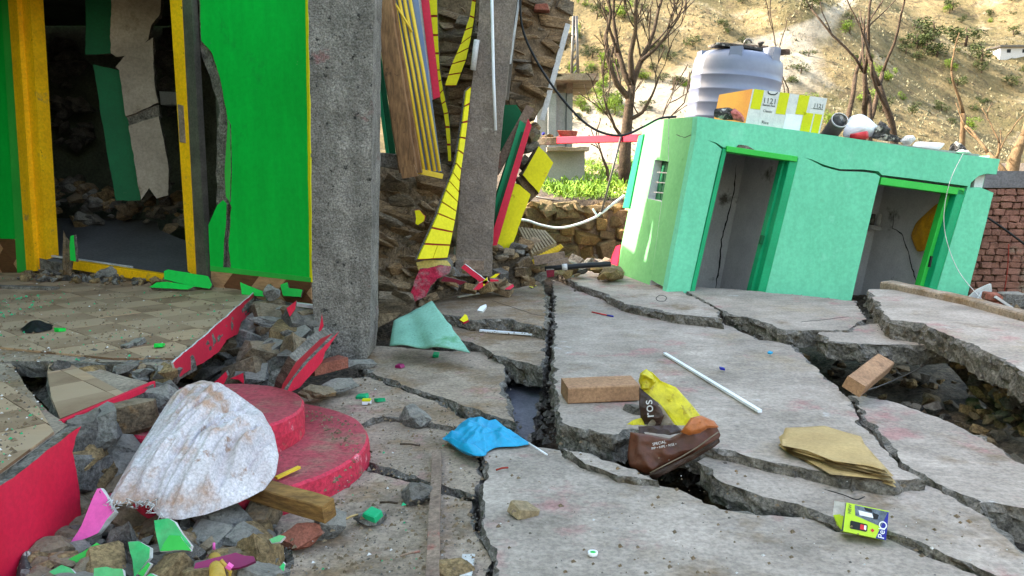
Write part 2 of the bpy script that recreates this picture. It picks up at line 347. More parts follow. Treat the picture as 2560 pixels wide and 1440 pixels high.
m_gutter = mat('wet_slab', S(104, 104, 112), S(82, 82, 90), 3, .6, .5, 26, .3, bd=.01)
# ================================================================== ground, terrace, hillside
def sst(a, b, x):
    t = max(0, min(1, (x - a) / (b - a))); return t * t * (3 - 2 * t)
def T(x, y):
    z = -.06
    c = sst(-2.6, -1.9, x) * (1 - sst(9, 11, x)) * sst(.6, 1.6, y) * (1 - sst(8.6, 9.4, y))
    z -= .3 * c
    pit = math.exp(-(((x - 3.2) / 1.5) ** 2 + ((y - 5.4) / .95) ** 2) * 1.2)
    z += .04 * pit
    z += .18 * sst(9.2, 10.2, y) * (1 - sst(1.5, 2.2, x)) - .12 * sst(8.4, 9.2, y) * sst(1.5, 2.2, x)
    t = sst(11.65, 11.9, y); z = z * (1 - t) + t * (1.12 + .055 * max(0, y - 12))
    z -= 16 * sst(26, 60, y)
    return z
def grid(name, xs, ys, zf, m, smooth=True):
    vs = [V((x, y, zf(x, y))) for y in ys for x in xs]; nx = len(xs); fs = []
    for j in range(len(ys) - 1):
        for i in range(nx - 1): fs.append((j * nx + i, j * nx + i + 1, (j + 1) * nx + i + 1, (j + 1) * nx + i))
    return mk(name, vs, fs, m, smooth=smooth, recalc=False)
def spaced(segs):
    r = []
    for a, b, s in segs:
        k = int(round((b - a) / s)); r += [a + (b - a) * i / k for i in range(k)]
    return r + [segs[-1][1]]
m_ground = mat('earth', S(150, 132, 106), S(112, 98, 78), 1.2, .97, .9, 10, .4, [(S(96, 84, 68), 2.2, .56, .12), (S(170, 152, 124), 3.0, .6, .1)], bd=.06)
def gzf(x, y): return T(x, y) + .05 * pm((x, y, 0), 1.6) + .05 * pm((x, y, 3), 5) + .03 * pm((x, y, 5), 14)
tag(grid('ground', spaced([(-60, -8, 4), (-8, -2, .5), (-2, 8.5, .09), (8.5, 14, .5), (14, 60, 4)]), spaced([(-40, 1, 2.5), (1, 9.5, .09), (9.5, 13, .15), (13, 30, .8), (30, 62, 4)]), gzf, m_soil), kind='structure')

HY0 = 70
def HZ(x, y):
    u = y - HY0 - 22 * pm((x * .006, 0, 0), 1) - .06 * x
    z = -16 + .60 * max(0, u) - .0004 * max(0, u) ** 2 
    a = min(1, max(0, u) / 60)
    z += a * (16 * pm((x, y * .55, 0), .012) + 6 * pm((x, y, 4), .035) + 2.2 * pm((x, y, 8), .11)) + .5 * a * pm((x, y, 2), .4)
    return z
def hill_mat():
    m = bpy.data.materials.new('dry_hillside'); m.use_nodes = True; t = m.node_tree; L = t.links.new; b = t.nodes['Principled BSDF']
    b.inputs['Roughness'].default_value = .95; b.inputs['Specular IOR Level'].default_value = .1
    g = t.nodes.new('ShaderNodeNewGeometry')
    def nz(s, d, r, w=0):
        n = t.nodes.new('ShaderNodeTexNoise'); n.noise_dimensions = '4D'; n.inputs['Scale'].default_value = s; n.inputs['Detail'].default_value = d; n.inputs['Roughness'].default_value = r; n.inputs['W'].default_value = w
        L(g.outputs['Position'], n.inputs['Vector']); return n.outputs[0]
    def mixc(f, a, c):
        x = t.nodes.new('ShaderNodeMix'); x.data_type = 'RGBA'; L(f, x.inputs[0])
        for i, q in ((6, a), (7, c)):
            if isinstance(q, tuple): x.inputs[i].default_value = q
            else: L(q, x.inputs[i])
        return x.outputs[2]
    def rp(a, c, src):
        r = ramp(t, a, c, (0, 0, 0, 1), (1, 1, 1, 1)); L(src, r.inputs[0]); return r.outputs[0]
    col = mixc(rp(.4, .6, nz(.02, 8, .6)), S(148, 128, 92), S(118, 104, 72))
    col = mixc(rp(.47, .62, nz(.075, 9, .68, 2)), col, S(98, 90, 62))
    col = mixc(rp(.5, .62, nz(.5, 8, .7, 5)), col, S(92, 80, 60))
    col = mixc(rp(.55, .66, nz(.11, 9, .7, 9)), col, S(164, 150, 124))
    # bare pale scree: a slide that runs down from upper right to lower left, and its fan
    sp = t.nodes.new('ShaderNodeSeparateXYZ'); L(g.outputs['Position'], sp.inputs[0])
    def mth(op, a, c):
        x = t.nodes.new('ShaderNodeMath'); x.operation = op
        for i, q in ((0, a), (1, c)):
            if isinstance(q, (int, float)): x.inputs[i].default_value = q
            else: L(q, x.inputs[i])
        return x.outputs[0]
    # axis of the slide in the x,z picture of the slope: x = 24 + 0.85 z
    dist = mth('ABSOLUTE', mth('SUBTRACT', mth('SUBTRACT', sp.outputs['X'], mth('MULTIPLY', sp.outputs['Z'], 1.67)), 7.0), 0)
    wid = mth('SUBTRACT', 31.0, mth('MULTIPLY', sp.outputs['Z'], .95))
    k = mth('DIVIDE', dist, mth('MAXIMUM', wid, 2.5)); k = mth('ADD', k, mth('MULTIPLY', mth('SUBTRACT', nz(.06, 8, .65, 3), .5), 2.2))
    r = ramp(t, .55, .95, (1, 1, 1, 1), (0, 0, 0, 1)); L(k, r.inputs[0])
    scree = mixc(rp(.4, .62, nz(.35, 7, .7, 4)), S(176, 164, 144), S(142, 130, 112))
    col = mixc(r.outputs[0], col, scree)
    L(col, b.inputs['Base Color'])
    bp = t.nodes.new('ShaderNodeBump'); bp.inputs['Strength'].default_value = 1.0; bp.inputs['Distance'].default_value = 1.3
    L(nz(.55, 9, .72, 1), bp.inputs['Height']); L(bp.outputs[0], b.inputs['Normal'])
    return m
m_hill = hill_mat()
tag(grid('hillside', spaced([(-420, -60, 9), (-60, 160, 2.2), (160, 480, 9)]), spaced([(55, 90, 5), (90, 190, 1.8), (190, 420, 9)]), HZ, m_hill), kind='structure')

# ------------------------------------------------------------------ foliage helpers
def leaf_cloud(cs, n, size, seed, up=.3):
    rnd = random.Random(seed); vs = []; fs = []
    for i in range(n):
        c, rx, rz = cs[rnd.randrange(len(cs))]
        while True:
            d = V((rnd.uniform(-1, 1), rnd.uniform(-1, 1), rnd.uniform(-1, 1)))
            if .25 < d.length < 1: break
        p = V(c) + V((d.x * rx, d.y * rx, d.z * rz))
        a = V((rnd.gauss(0, 1), rnd.gauss(0, 1), rnd.gauss(up, 1))).normalized(); s, u = frame_of(a)
        sz = size * rnd.uniform(.5, 1.3); b = len(vs)
        vs += [p - s * sz * .5, p + a * sz * .5 - u * sz * .1, p + s * sz * .5, p + a * sz + u * sz * .2]; fs.append((b, b + 1, b + 2, b + 3))
    return vs, fs
def grow(p, d, ln, r, depth, rnd, segs, pol=0, sp=1.0):
    n = 5; pts = [p]; rad = [r]; q = p.copy(); dd = d.copy()
    for i in range(n):
        dd = (dd + V((rnd.gauss(0, .12), rnd.gauss(0, .12), rnd.gauss(.03, .08)))).normalized()
        q = q + dd * ln / n; pts.append(q.copy()); rad.append(max(.011, r * (1 - .45 * (i + 1) / n)))
    segs.append((pts, rad, depth))
    if depth > 0:
        k = rnd.choice((2, 3, 3)) if not pol else rnd.choice((1, 2, 2))
        for i in range(k):
            j = n if i == 0 else rnd.randrange(2, n + 1)
            ax = V((rnd.gauss(0, 1), rnd.gauss(0, 1), rnd.gauss(0, .6))).normalized()
            nd = (dd + ax * rnd.uniform(.45, .85) * sp + V((0, 0, .25 + .25 * (1 - sp)))).normalized()
            grow(pts[j].copy(), nd, ln * rnd.uniform(.55, .8), rad[j] * (.88 if i == 0 else .7), depth - 1, rnd, segs, pol, sp)
def bare_tree(name, base, d, ln, r, depth, seed, m, label, group=None, cat='tree', pol=0, sp=1.0):
    rnd = random.Random(seed); segs = []; root = E(name, base, label, cat, group)
    grow(V(base), V(d).normalized(), ln, r, depth, rnd, segs, pol, sp)
    first = True; vs = []; fs = []
    for pts, rad, dp in segs:
        if first: tube('trunk', pts, rad, m, 8, root); first = False; continue
        v, f = tube('', pts, rad, m, 6 if rad[0] > .03 else 4, data_only=True); b = len(vs); vs += v; fs += [tuple(i + b for i in q) for q in f]
    if vs: mk('branches', vs, fs, m, root, True)
    return root

# ================================================================== broken courtyard pavement
pave = E('courtyard_pavement', (1.5, 5, 0), kind='structure')
EDGE = []
def slab(px, pl, th=.12, m=None, jag=.024, label=None, rough=.034, step=.035):
    for i in range(len(px)):
        a_, b_ = hit(*px[i], pl), hit(*px[(i + 1) % len(px)], pl); EDGE.append((a_, b_, th))
    o = panel('slab', px, pl, th, [m or m_conc, m_brk], pave, jag, step, 4, rough, 2.6, dv=V((0, 0, -th)), chip=.03)
    if label: o['label'] = label
    return o
Gc = GP(.13, -.012, .004, 1, 5)            # the big raised middle slab
slab([(1383,698),(1440,722),(1500,742),(1560,778),(1690,797),(1800,803),(1900,847),(1985,862),(2030,908),(2090,965),(2128,1003),(2158,1062),(2200,1100),(2238,1140),(2262,1166),(2300,1196),(2225,1207),(2100,1192),(1950,1160),(1775,1120),(1690,1110),(1590,1078),(1540,1090),(1450,1072),(1402,1055),(1388,1000),(1384,850)], Gc, .15, label='large raised slab carrying the yellow bag and white rod')
slab([(1742,1152),(1777,1129),(1950,1169),(2100,1203),(2225,1216),(2312,1206),(2438,1268),(2560,1372),(2720,1490),(2720,1580),(2500,1440),(2330,1370),(2215,1322),(2100,1305),(2055,1285),(1990,1258),(1900,1244),(1800,1203)], GP(.075, -.01, .01, 1, 4), .12)
slab([(2112,986),(2155,990),(2250,1008),(2350,1043),(2450,1093),(2560,1155),(2740,1250),(2740,1290),(2560,1272),(2445,1260),(2318,1198),(2266,1162),(2248,1136),(2205,1092),(2165,1055),(2135,1003)], GP(.06, -.02, .0, 3, 4), .14)
slab([(1205,1165),(1208,1118),(1330,1113),(1400,1126),(1455,1170),(1540,1199),(1640,1209),(1700,1220),(1800,1268),(1900,1285),(2000,1290),(2060,1305),(2100,1322),(2215,1342),(2320,1385),(2440,1432),(2540,1490),(2600,1700),(1245,1700),(1240,1500),(1236,1440),(1250,1400),(1222,1350),(1206,1310),(1212,1240),(1215,1190)], GP(.03, 0, 0), .12, label='large foreground slab with reddish stains')
slab([(1402,1121),(1500,1141),(1590,1176),(1645,1203),(1540,1191),(1462,1160)], GP(.07, 0, .03, .5, 4), .12)
slab([(925,862),(1000,868),(1100,876),(1180,879),(1246,881),(1263,897),(1266,985),(1284,1056),(1200,1028),(1080,988),(1005,962),(940,936),(890,912)], GP(.05, 0, .0), .14, m_concl)
slab([(700,1010),(742,985),(860,945),(930,942),(1010,974),(1092,1007),(1190,1048),(1235,1060),(1150,1070),(1085,1060),(1010,1045),(960,1040),(900,1060),(880,1050)], GP(.03), .12, m_concl)
slab([(640,1110),(880,1066),(960,1046),(1015,1052),(1080,1068),(1140,1080),(1190,1095),(1200,1118),(1196,1142),(1202,1180),(1198,1240),(1100,1214),(1000,1184),(930,1160),(905,1148)], GP(.0), .12, m_concl)
slab([(900,1170),(1000,1198),(1100,1230),(1188,1254),(1188,1310),(1208,1352),(1232,1402),(1216,1440),(1220,1700),(660,1700),(705,1440),(712,1390),(690,1340),(660,1290),(700,1270),(860,1215)], GP(-.01), .14, m_concl)
slab([(1000,805),(1100,782),(1190,800),(1362,832),(1368,880),(1360,918),(1250,893),(1178,856),(1120,842)], GP(.10, .0, .0, 0, 6), .15, m_concl)
slab([(1020,770),(1090,742),(1200,735),(1275,695),(1355,690),(1364,740),(1366,800),(1362,822),(1265,797),(1180,800)], GP(.2, .0, .0, 0, 7), .15, m_concl)
slab([(1255,905),(1366,922),(1362,960),(1335,1080),(1322,1110),(1290,1085),(1262,985)], GP(-.15, .02, .0, 0, 5), .1, m_gutter)
slab([(1392,676),(1500,676),(1600,690),(1690,712),(1722,736),(1800,776),(1806,797),(1690,785),(1562,760),(1502,730),(1445,712)], GP(.22, .0, .0, 1, 8), .14)
slab([(1706,722),(1740,716),(1900,728),(2140,752),(2168,798),(2120,826),(2050,826),(1962,826),(1880,796),(1832,788),(1762,754)], GP(.22, .01, .0, 2, 8), .14)
slab([(2040,832),(2150,812),(2290,800),(2384,846),(2372,866),(2250,862),(2150,862),(2070,852)], GP(.22, -.0, .02, 2.5, 7), .15)
slab([(2168,722),(2250,724),(2420,760),(2560,800),(2800,860),(2800,1040),(2640,985),(2560,935),(2480,888),(2395,848),(2300,808),(2222,800),(2190,762)], GP(.36, .0, .0, 3, 7), .17, label='far pale slab tipped up in front of the hut doorway')
# low kerb along the pale slab
kb = [hit(x, y, GP(.362, 0, 0)) for x, y in [(2215,716),(2320,738),(2430,762),(2560,798),(2800,858)]]
for i in range(4): bar('kerb', kb[i], kb[i + 1] - (kb[i+1]-kb[i]) * .004, .14, .12, m_concl, pave, wob=.012, seg=10, bev=.012)
# ================================================================== loose stones (shared shapes)
def rock_mesh(seed, blocky=False, sub=2):
    rnd = random.Random(seed); bm = bmesh.new()
    if blocky:
        bmesh.ops.create_cube(bm, size=1.0)
        for v in bm.verts: v.co += V((rnd.uniform(-.12, .12), rnd.uniform(-.12, .12), rnd.uniform(-.12, .12)))
        bmesh.ops.bevel(bm, geom=list(bm.edges), offset=.09, segments=1, affect='EDGES')
        bmesh.ops.triangulate(bm, faces=bm.faces)
        for v in bm.verts: v.co += V((rnd.gauss(0, .025), rnd.gauss(0, .025), rnd.gauss(0, .025)))
    else:
        pts = []
        for _ in range(15 if sub == 2 else 24):
            d = V((rnd.gauss(0, 1), rnd.gauss(0, 1), rnd.gauss(0, 1))).normalized(); pts.append(d * rnd.uniform(.4, .58))
        for p in pts: bm.verts.new(p)
        r = bmesh.ops.convex_hull(bm, input=list(bm.verts)); bmesh.ops.delete(bm, geom=[v for v in bm.verts if not v.link_faces], context='VERTS')
        if sub == 3:
            bmesh.ops.subdivide_edges(bm, edges=list(bm.edges), cuts=2, use_grid_fill=True); bmesh.ops.triangulate(bm, faces=bm.faces)
            for v in bm.verts: v.co += noise.noise_vector(v.co * 5 + V((seed, 0, 0))) * .05 + noise.noise_vector(v.co * 13 + V((seed, 3, 0))) * .03
    me = bpy.data.meshes.new('rock_shape'); bm.to_mesh(me); bm.free(); me.materials.append(RUB[0]); return me
ROCKS = [rock_mesh(i) for i in range(12)]; BIG = [rock_mesh(60 + i, sub=3) for i in range(6)]; BLOCKS = [rock_mesh(100 + i, True) for i in range(10)]
def rock(name, loc, size, m, parent=None, rot=None, pool=None, rnd=random):
    me = rnd.choice(pool or ROCKS); o = bpy.data.objects.new(name, me); COL.objects.link(o)
    o.material_slots[0].link = 'OBJECT'; o.material_slots[0].material = m
    o.location = loc; o.scale = size
    o.rotation_euler = rot if rot is not None else (rnd.uniform(-.5, .5), rnd.uniform(-.5, .5), rnd.uniform(0, 6.28))
    if parent is not None:
        o.parent = parent; o.matrix_parent_inverse = parent.matrix_basis.inverted()
    return o
def plane2d(px, pl, ax):
    """outline in plane coordinates: origin, u axis (given direction flattened on the plane), v axis"""
    n = pl[1]; u = (V(ax) - n * V(ax).dot(n)).normalized(); v = n.cross(u)
    if v.z < 0 and abs(v.z) > .05: v = -v
    P = [hit(x, y, pl) for x, y in px]; o = P[0]
    return o, u, v, [((p - o).dot(u), (p - o).dot(v)) for p in P]
def masonry(parent, px, pl, ax, lw, lh, dep, mats, seed, pool=None, gap=.012, name='stone', out=.05, skip=0.0):
    rnd = random.Random(seed); o, u, v, Q = plane2d(px, pl, ax); n = pl[1]
    x0, x1 = min(q[0] for q in Q), max(q[0] for q in Q); y0, y1 = min(q[1] for q in Q), max(q[1] for q in Q)
    y = y0; cnt = 0; B = Matrix((u, n.cross(u) if False else (v.cross(u)), v)).transposed()
    while y < y1:
        h = rnd.uniform(*lh); x = x0 - rnd.uniform(0, lw[1])
        while x < x1:
            w_ = rnd.uniform(*lw); cx, cy = x + w_ / 2, y + h / 2 + rnd.uniform(-.2, .2) * h
            x += w_
            if not inpoly(cx, cy, Q) or rnd.random() < skip: continue
            p = o + u * cx + v * cy + n * (rnd.uniform(-out, out) - dep * .35)
            rm = B @ Matrix.Rotation(rnd.gauss(0, .2), 3, 'Y') @ Matrix.Rotation(rnd.gauss(0, .22), 3, 'Z') @ Matrix.Rotation(rnd.gauss(0, .2), 3, 'X')
            rock(name, p, (w_ * 1.05 - gap, dep, h * 1.1 - gap), rnd.choice(mats), parent, rm.to_euler(), pool or BLOCKS, rnd); cnt += 1
        y += h
    return cnt
def fits(px, pl, n, smin, smax, rnd, fn):
    xs = [p[0] for p in px]; ys = [p[1] for p in px]; k = 0; tries = 0
    while k < n and tries < n * 40:
        tries += 1; x, y = rnd.uniform(min(xs), max(xs)), rnd.uniform(min(ys), max(ys))
        if inpoly(x, y, px): fn(hit(x, y, pl), rnd.uniform(smin, smax)); k += 1

# ================================================================== house: green front wall, doorway, dark room, upper storey
WA = V((-1.75, 6.92, 0)); WB = V((-5.8, 9.0, 0)); wd = (WB - WA).normalized(); wn = V((-wd.y, wd.x, 0))
if wn.dot(CAM - WA) < 0: wn = -wn
WALL = (WA, wn)
house = E('house', (-3.5, 8, .45), 'earthquake-damaged house with bright green front wall and ochre doorway', 'house')
def Wp(px, push=0.0): return (WA + wn * push, wn)
panel('wall', [(497,-60),(768,-60),(779,706),(578,684),(572,600),(579,515),(571,495),(569,300),(563,262),(549,192),(531,132),(504,102)], WALL, .06, [m_green, m_brk], house, .012, .03, 1, .008, 8)
panel('wall', [(494,-60),(600,-60),(600,690),(566,690),(545,500),(540,400),(546,280),(532,205),(512,165),(500,130)], Wp(0, -.03), .2, [m_brk, m_brk], house, .03, .05, 3, .02, 5)['label'] = 'bare rubble edge of the broken green wall'
panel('wall', [(600,-60),(770,-60),(780,760),(600,735)], Wp(0, -.07), .22, [m_brk, m_brk], house)
panel('plaster_flake', [(528,668),(524,562),(546,512),(561,499),(570,508),(568,560),(563,600),(561,676)], WALL, .03, [m_green, m_brk], house, .006, .03, push=.015)
panel('plaster_flake', [(567,490),(564,430),(572,300),(577,312),(580,420),(577,505)], WALL, .02, [m_lgreen, m_brk], house, .004, .03, push=.012)
panel('corner_strip', [(764,-60),(770,-60),(781,706),(776,706)], WALL, .04, m_yellow, house, .004, .03, push=.008)
panel('wall', [(-500,-120),(24,-120),(57,690),(-500,690)], WALL, .25, [m_green, m_brk], house)
panel('door_reveal', [(3,-80),(27,-80),(77,672),(48,684)], WALL, .08, [m_lgreen, m_lgreen], house, push=.022)
fr = panel('door_frame', [(25,-80),(50,-80),(101,676),(76,674)], WALL, .14, [m_ocher], house, push=.045)
panel('moulding', [(52,-80),(75,-80),(122,668),(103,674)], WALL, .14, [m_ocher], fr, push=.02)
panel('moulding', [(46,-80),(53,-80),(104,676),(97,676)], WALL, .05, [m_ocher], fr, push=.07)
panel('door_frame', [(433,-80),(463,-80),(503,690),(482,676)], WALL, .12, [m_ocher], house, push=.06)
fr2 = panel('door_edge', [(462,-80),(486,-80),(528,692),(503,690)], WALL, .07, [m_gmetal], house, push=.055)
panel('lock_plate', [(459,262),(472,266),(478,358),(464,356)], WALL, .03, [m_woodg], fr2, push=.068)
bar('threshold', hit(176,660,Wp(0,.05)), hit(450,702,Wp(0,.05)), .08, .09, m_ocher, house)
bar('threshold_strip', hit(130,640,Wp(0,-.05)), hit(330,668,Wp(0,-.05)), .03, .02, m_whited, house)
# diamond skirting tiles, each a tile
def skirting(px, parent):
    o, u, v, Q = plane2d(px, Wp(0, .004), wd * -1); s = .235; k = 0
    parent = panel('skirting_bed', px, WALL, .03, [m_brk], house, push=.0)
    x0, x1 = min(q[0] for q in Q), max(q[0] for q in Q); y0, y1 = min(q[1] for q in Q), max(q[1] for q in Q)
    h = s / 2 ** .5
    for i in range(-2, 40):
        for j in range(-4, 5):
            cx, cy = x0 + i * h, (y0 + y1) / 2 + j * h
            if (i + j) % 2: continue
            P = [(cx - h + .002, cy), (cx, cy - h + .002), (cx + h - .002, cy), (cx, cy + h - .002)]
            P = clip(P, Q)
            if len(P) < 3: continue
            pts = [o + u * a + v * b + wn * .012 for a, b in P]
            prism('tile', pts, -wn * .012, [m_skA if (i // 1) % 4 < 2 else m_skB], parent=parent)
def clip(P, Q):
    ar = sum(Q[i][0] * Q[(i + 1) % len(Q)][1] - Q[(i + 1) % len(Q)][0] * Q[i][1] for i in range(len(Q)))
    Q = Q if ar > 0 else Q[::-1]
    for i in range(len(Q)):
        a, b = Q[i], Q[(i + 1) % len(Q)]; out = []
        f = lambda p: (b[0] - a[0]) * (p[1] - a[1]) - (b[1] - a[1]) * (p[0] - a[0])
        for j in range(len(P)):
            p, q = P[j], P[(j + 1) % len(P)]; fp, fq = f(p), f(q)
            if fp >= 0: out.append(p)
            if fp * fq < 0:
                t = fp / (fp - fq); out.append((p[0] + (q[0] - p[0]) * t, p[1] + (q[1] - p[1]) * t))
        P = out
        if len(P) < 3: return []
    return P
skirting([(530,676),(779,704),(782,772),(530,726)], house)
skirting([(-260,590),(54,598),(62,694),(-260,690)], house)
panel('skirting_trim', [(529,664),(779,694),(779,705),(529,677)], WALL, .03, [m_lgreen], house, .003, .03, push=.02)
m_room = mat('shade_toned_room_plaster', S(104, 110, 92), S(72, 76, 64), 2, .9, .5, 14, .3, bd=.02)  # dark tone puts the room's gloom into the plaster colour
# upper storey and closed sides of the house (storeys sized and placed to shade the yard)
def boxv(a, b): return [V((x, y, z)) for z in (a[2], b[2]) for x, y in ((a[0], a[1]), (b[0], a[1]), (b[0], b[1]), (a[0], b[1]))]
BF = [(3, 2, 1, 0), (4, 5, 6, 7), (0, 1, 5, 4), (1, 2, 6, 5), (2, 3, 7, 6), (3, 0, 4, 7)]
def cuboid(name, a, b, m, parent=None): return mk(name, boxv(a, b), BF, m, parent)
cuboid('upper_storey', (-12, -4, 3.55), (-4.9, 10.4, 9.6), m_green, house)
cuboid('upper_storey', (-4.89, 7.6, 3.75), (-1.9, 10.4, 7.4), m_green, house); cuboid('upper_storey', (-1.89, 9.3, 3.75), (.35, 10.4, 7.4), m_green, house)
cuboid('wall', (-12, -4, -.1), (-11.7, 10.2, 3.54), m_green, house)
cuboid('wall', (-9.7, 11.2, -.1), (-2.6, 11.4, 3.74), m_room, house)
cuboid('wall', (-2.75, 7.6, .3), (-2.6, 11.19, 3.74), m_room, house); cuboid('wall', (-9.7, 8.9, .3), (-9.5, 11.19, 3.74), m_room, house); cuboid('wall', (-9.5, 8.95, -.1), (-5.9, 9.1, 3.74), m_room, house)
prism('added_shade_wall', [V((-.75, 9.35, 0)), V((-.75, 10.25, 0)), V((-.75, 10.0, 3.74)), V((-.75, 9.35, 3.74))], V((-.2, 0, 0)), [m_room, m_brk], .03, .08, parent=house); prism('added_shade_wall', [V((-.75, 10.36, 0)), V((-.75, 10.62, 0)), V((-.75, 10.5, 3.7)), V((-.75, 10.16, 3.7))], V((-.2, 0, 0)), [m_room, m_brk], .03, .08, parent=house)  # hidden wall pieces added to shade the hut side, leaving sun slivers
cuboid('ceiling', (-9.5, 7.4, 3.5), (-2.76, 11.18, 3.54), m_room, house)
# room floor (dark, broken) and the fallen inside walls
panel('room_floor', [(100,650),(60,545),(300,545),(395,552),(398,575),(475,606),(500,700),(420,690)], GP(.47, 0, .2, 0, 7.9), .12, [m_floor, m_brk], house, .02, .05, 2, .02, dv=V((0, 0, -.12)))
IN = PD(9.9, 12); 
panel('inner_wall', [(278,-40),(405,-40),(398,40),(378,62),(372,100),(352,118),(335,135),(290,142),(277,132)], IN, .12, [m_pier, m_brk], house, .02, .04, 2, .02)
panel('inner_wall', [(292,168),(318,140),(372,104),(386,96),(384,160),(398,258),(318,292),(300,176)], IN, .1, [m_pier, m_brk], house, .015, .04, 2, .02, push=.05)
panel('inner_wall', [(326,316),(402,292),(416,370),(426,420),(424,488),(396,497),(378,470),(356,500),(340,400)], IN, .1, [m_pier, m_brk], house, .012, .04, 2, .02, push=.08)
panel('inner_wall', [(318,290),(398,262),(404,292),(326,316)], IN, .1, [m_brk, m_brk], house, .015, .04, push=.02)
panel('inner_jamb', [(212,-40),(279,-40),(277,134),(214,136)], PD(9.85, 8), .1, [m_dgreen, m_brk], house, .01, .04)  # darker green than the wall puts the room's dimness into the paint
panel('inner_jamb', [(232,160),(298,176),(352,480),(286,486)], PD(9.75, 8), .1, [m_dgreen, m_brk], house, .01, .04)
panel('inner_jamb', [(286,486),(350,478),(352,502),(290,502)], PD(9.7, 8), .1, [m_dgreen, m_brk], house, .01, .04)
panel('inner_shelf', [(398,228),(470,232),(474,262),(402,262)], PD(10.2), .2, [m_inner], house)
rk = random.Random(5)
fits([(100,450),(290,490),(470,470),(475,600),(400,560),(300,545),(110,545)], PD(9.85, 0, .5), 110, .08, .3, rk, lambda p, s: rock('rubble', p + V((0, 0, rk.uniform(-.1, .15))), (s, s * .8, s * .6), rk.choice(RUB), house, rnd=rk))
fits([(395,90),(440,20),(450,330),(405,250)], PD(10.6), 30, .15, .4, rk, lambda p, s: rock('rubble', p, (s, s * .8, s * .6), RUB[2], house, rnd=rk))
fits([(120,110),(220,110),(215,480),(130,480)], PD(10.9), 26, .15, .5, rk, lambda p, s: rock('rubble', p, (s, s * .8, s * .6), RUB[2], house, rnd=rk))

# ================================================================== porch platform (tiled, broken)
PZ = .45
porch = E('porch', (-2.6, 5, 0), 'broken tiled porch platform with crimson painted riser', 'porch')
def floor_piece(px, pl, label=None, tiles=True, th=.09):
    o = panel('floor_slab', px, pl, th, [m_concl, m_brk], porch, .012, .05, 3, .02, dv=V((0, 0, -th)))
    if label: o['label'] = label
    if not tiles: return o
    o_ = o; n = pl[1]; a = V((math.cos(R(47)), math.sin(R(47)), 0)); org, u, v, Q = plane2d(px, pl, a); s = .31
    x0, x1 = min(q[0] for q in Q), max(q[0] for q in Q); y0, y1 = min(q[1] for q in Q), max(q[1] for q in Q)
    cx = sum(q[0] for q in Q) / len(Q); cy = sum(q[1] for q in Q) / len(Q)
    Qi = [(cx + (q[0] - cx) * .985, cy + (q[1] - cy) * .985) for q in Q]
    for i in range(int((x1 - x0) / s) + 1):
        for j in range(int((y1 - y0) / s) + 1):
            xa, ya = x0 + i * s, y0 + j * s; P = clip([(xa + .002, ya + .002), (xa + s - .002, ya + .002), (xa + s - .002, ya + s - .002), (xa + .002, ya + s - .002)], Qi)
            if len(P) < 3: continue
            lift = .012 + rk.uniform(0, .002)
            prism('tile', [org + u * p + v * q + n * lift for p, q in P], -n * lift * .9, [m_tileA if (i + j) % 2 else m_tileB], parent=o)
    return o
floor_piece([(640,737),(545,712),(330,690),(80,684),(-420,684),(-420,902),(30,903),(300,905),(432,918)], GP(PZ), 'main porch floor strewn with plaster crumbs')
floor_piece([(128,888),(150,900),(270,930),(384,960),(150,1056),(128,1000),(118,935)], GP(.43, .02, .02, -2, 4), 'loose triangular corner of the porch floor')
floor_piece([(-520,906),(26,908),(60,962),(118,1028),(172,1062),(0,1190),(-520,1560)], GP(PZ - .01), 'front porch floor piece above the crimson riser')
ra, rb = gz(425, 921, PZ), gz(634, 737, PZ)
RP = P3(ra, rb, rb + V((0, 0, -1)))
panel('edge_strip', [(423,908),(633,728),(634,768),(612,792),(596,806),(588,836),(560,848),(540,880),(500,905),(470,922),(436,946)], RP, .012, [m_red, m_whited], porch, .008, .025, push=.02)['label'] = 'long crimson edge strip hanging from the porch floor'
FX = (V((-1.84, 0, 0)), V((1, 0, 0)))
panel('riser', [(-460,1500),(0,1192),(174,1063),(160,1092),(152,1130),(162,1180),(170,1230),(176,1302),(120,1350),(60,1400),(20,1470),(-460,1800)], FX, .05, [m_red, m_brk], porch, .008, .03, push=.045)['label'] = 'large crimson riser panel facing the yard'
bar('edge_strip', gz(152,1060,.425), gz(384,961,.425), .02, .035, m_red, porch)
panel('edge_strip', [(833,832),(760,905),(700,985),(706,962),(740,905),(800,848)], P3(gz(833,842,.38), gz(702,985,.10), gz(790,900,.15)), .05, [m_red, m_brk], porch, .006, .03)
P4 = P3(at(836,832,5.75), at(700,985,4.95), at(800,930,5.5))
panel('edge_strip', [(836,828),(800,862),(760,902),(720,946),(700,984),(735,970),(775,925),(792,905),(800,880)], P4, .05, [m_red, m_brk], porch, .006, .03, push=.04)['label'] = 'fallen crimson edge strip propped against the grey pillar'
panel('edge_strip', [(805,785),(809,815),(792,845),(800,812)], PD(5.9), .03, [m_red, m_brk], porch, .003, .03)
panel('edge_strip', [(716,770),(740,752),(738,772),(724,792)], PD(6.1), .03, [m_red, m_brk], porch, .004, .02)
panel('edge_strip', [(530,960),(565,928),(570,940),(556,965)], PD(4.6), .03, [m_red, m_brk], porch, .006, .02)
panel('edge_strip', [(575,945),(608,932),(610,960),(596,948)], PD(4.65), .03, [m_red, m_brk], porch, .006, .02)
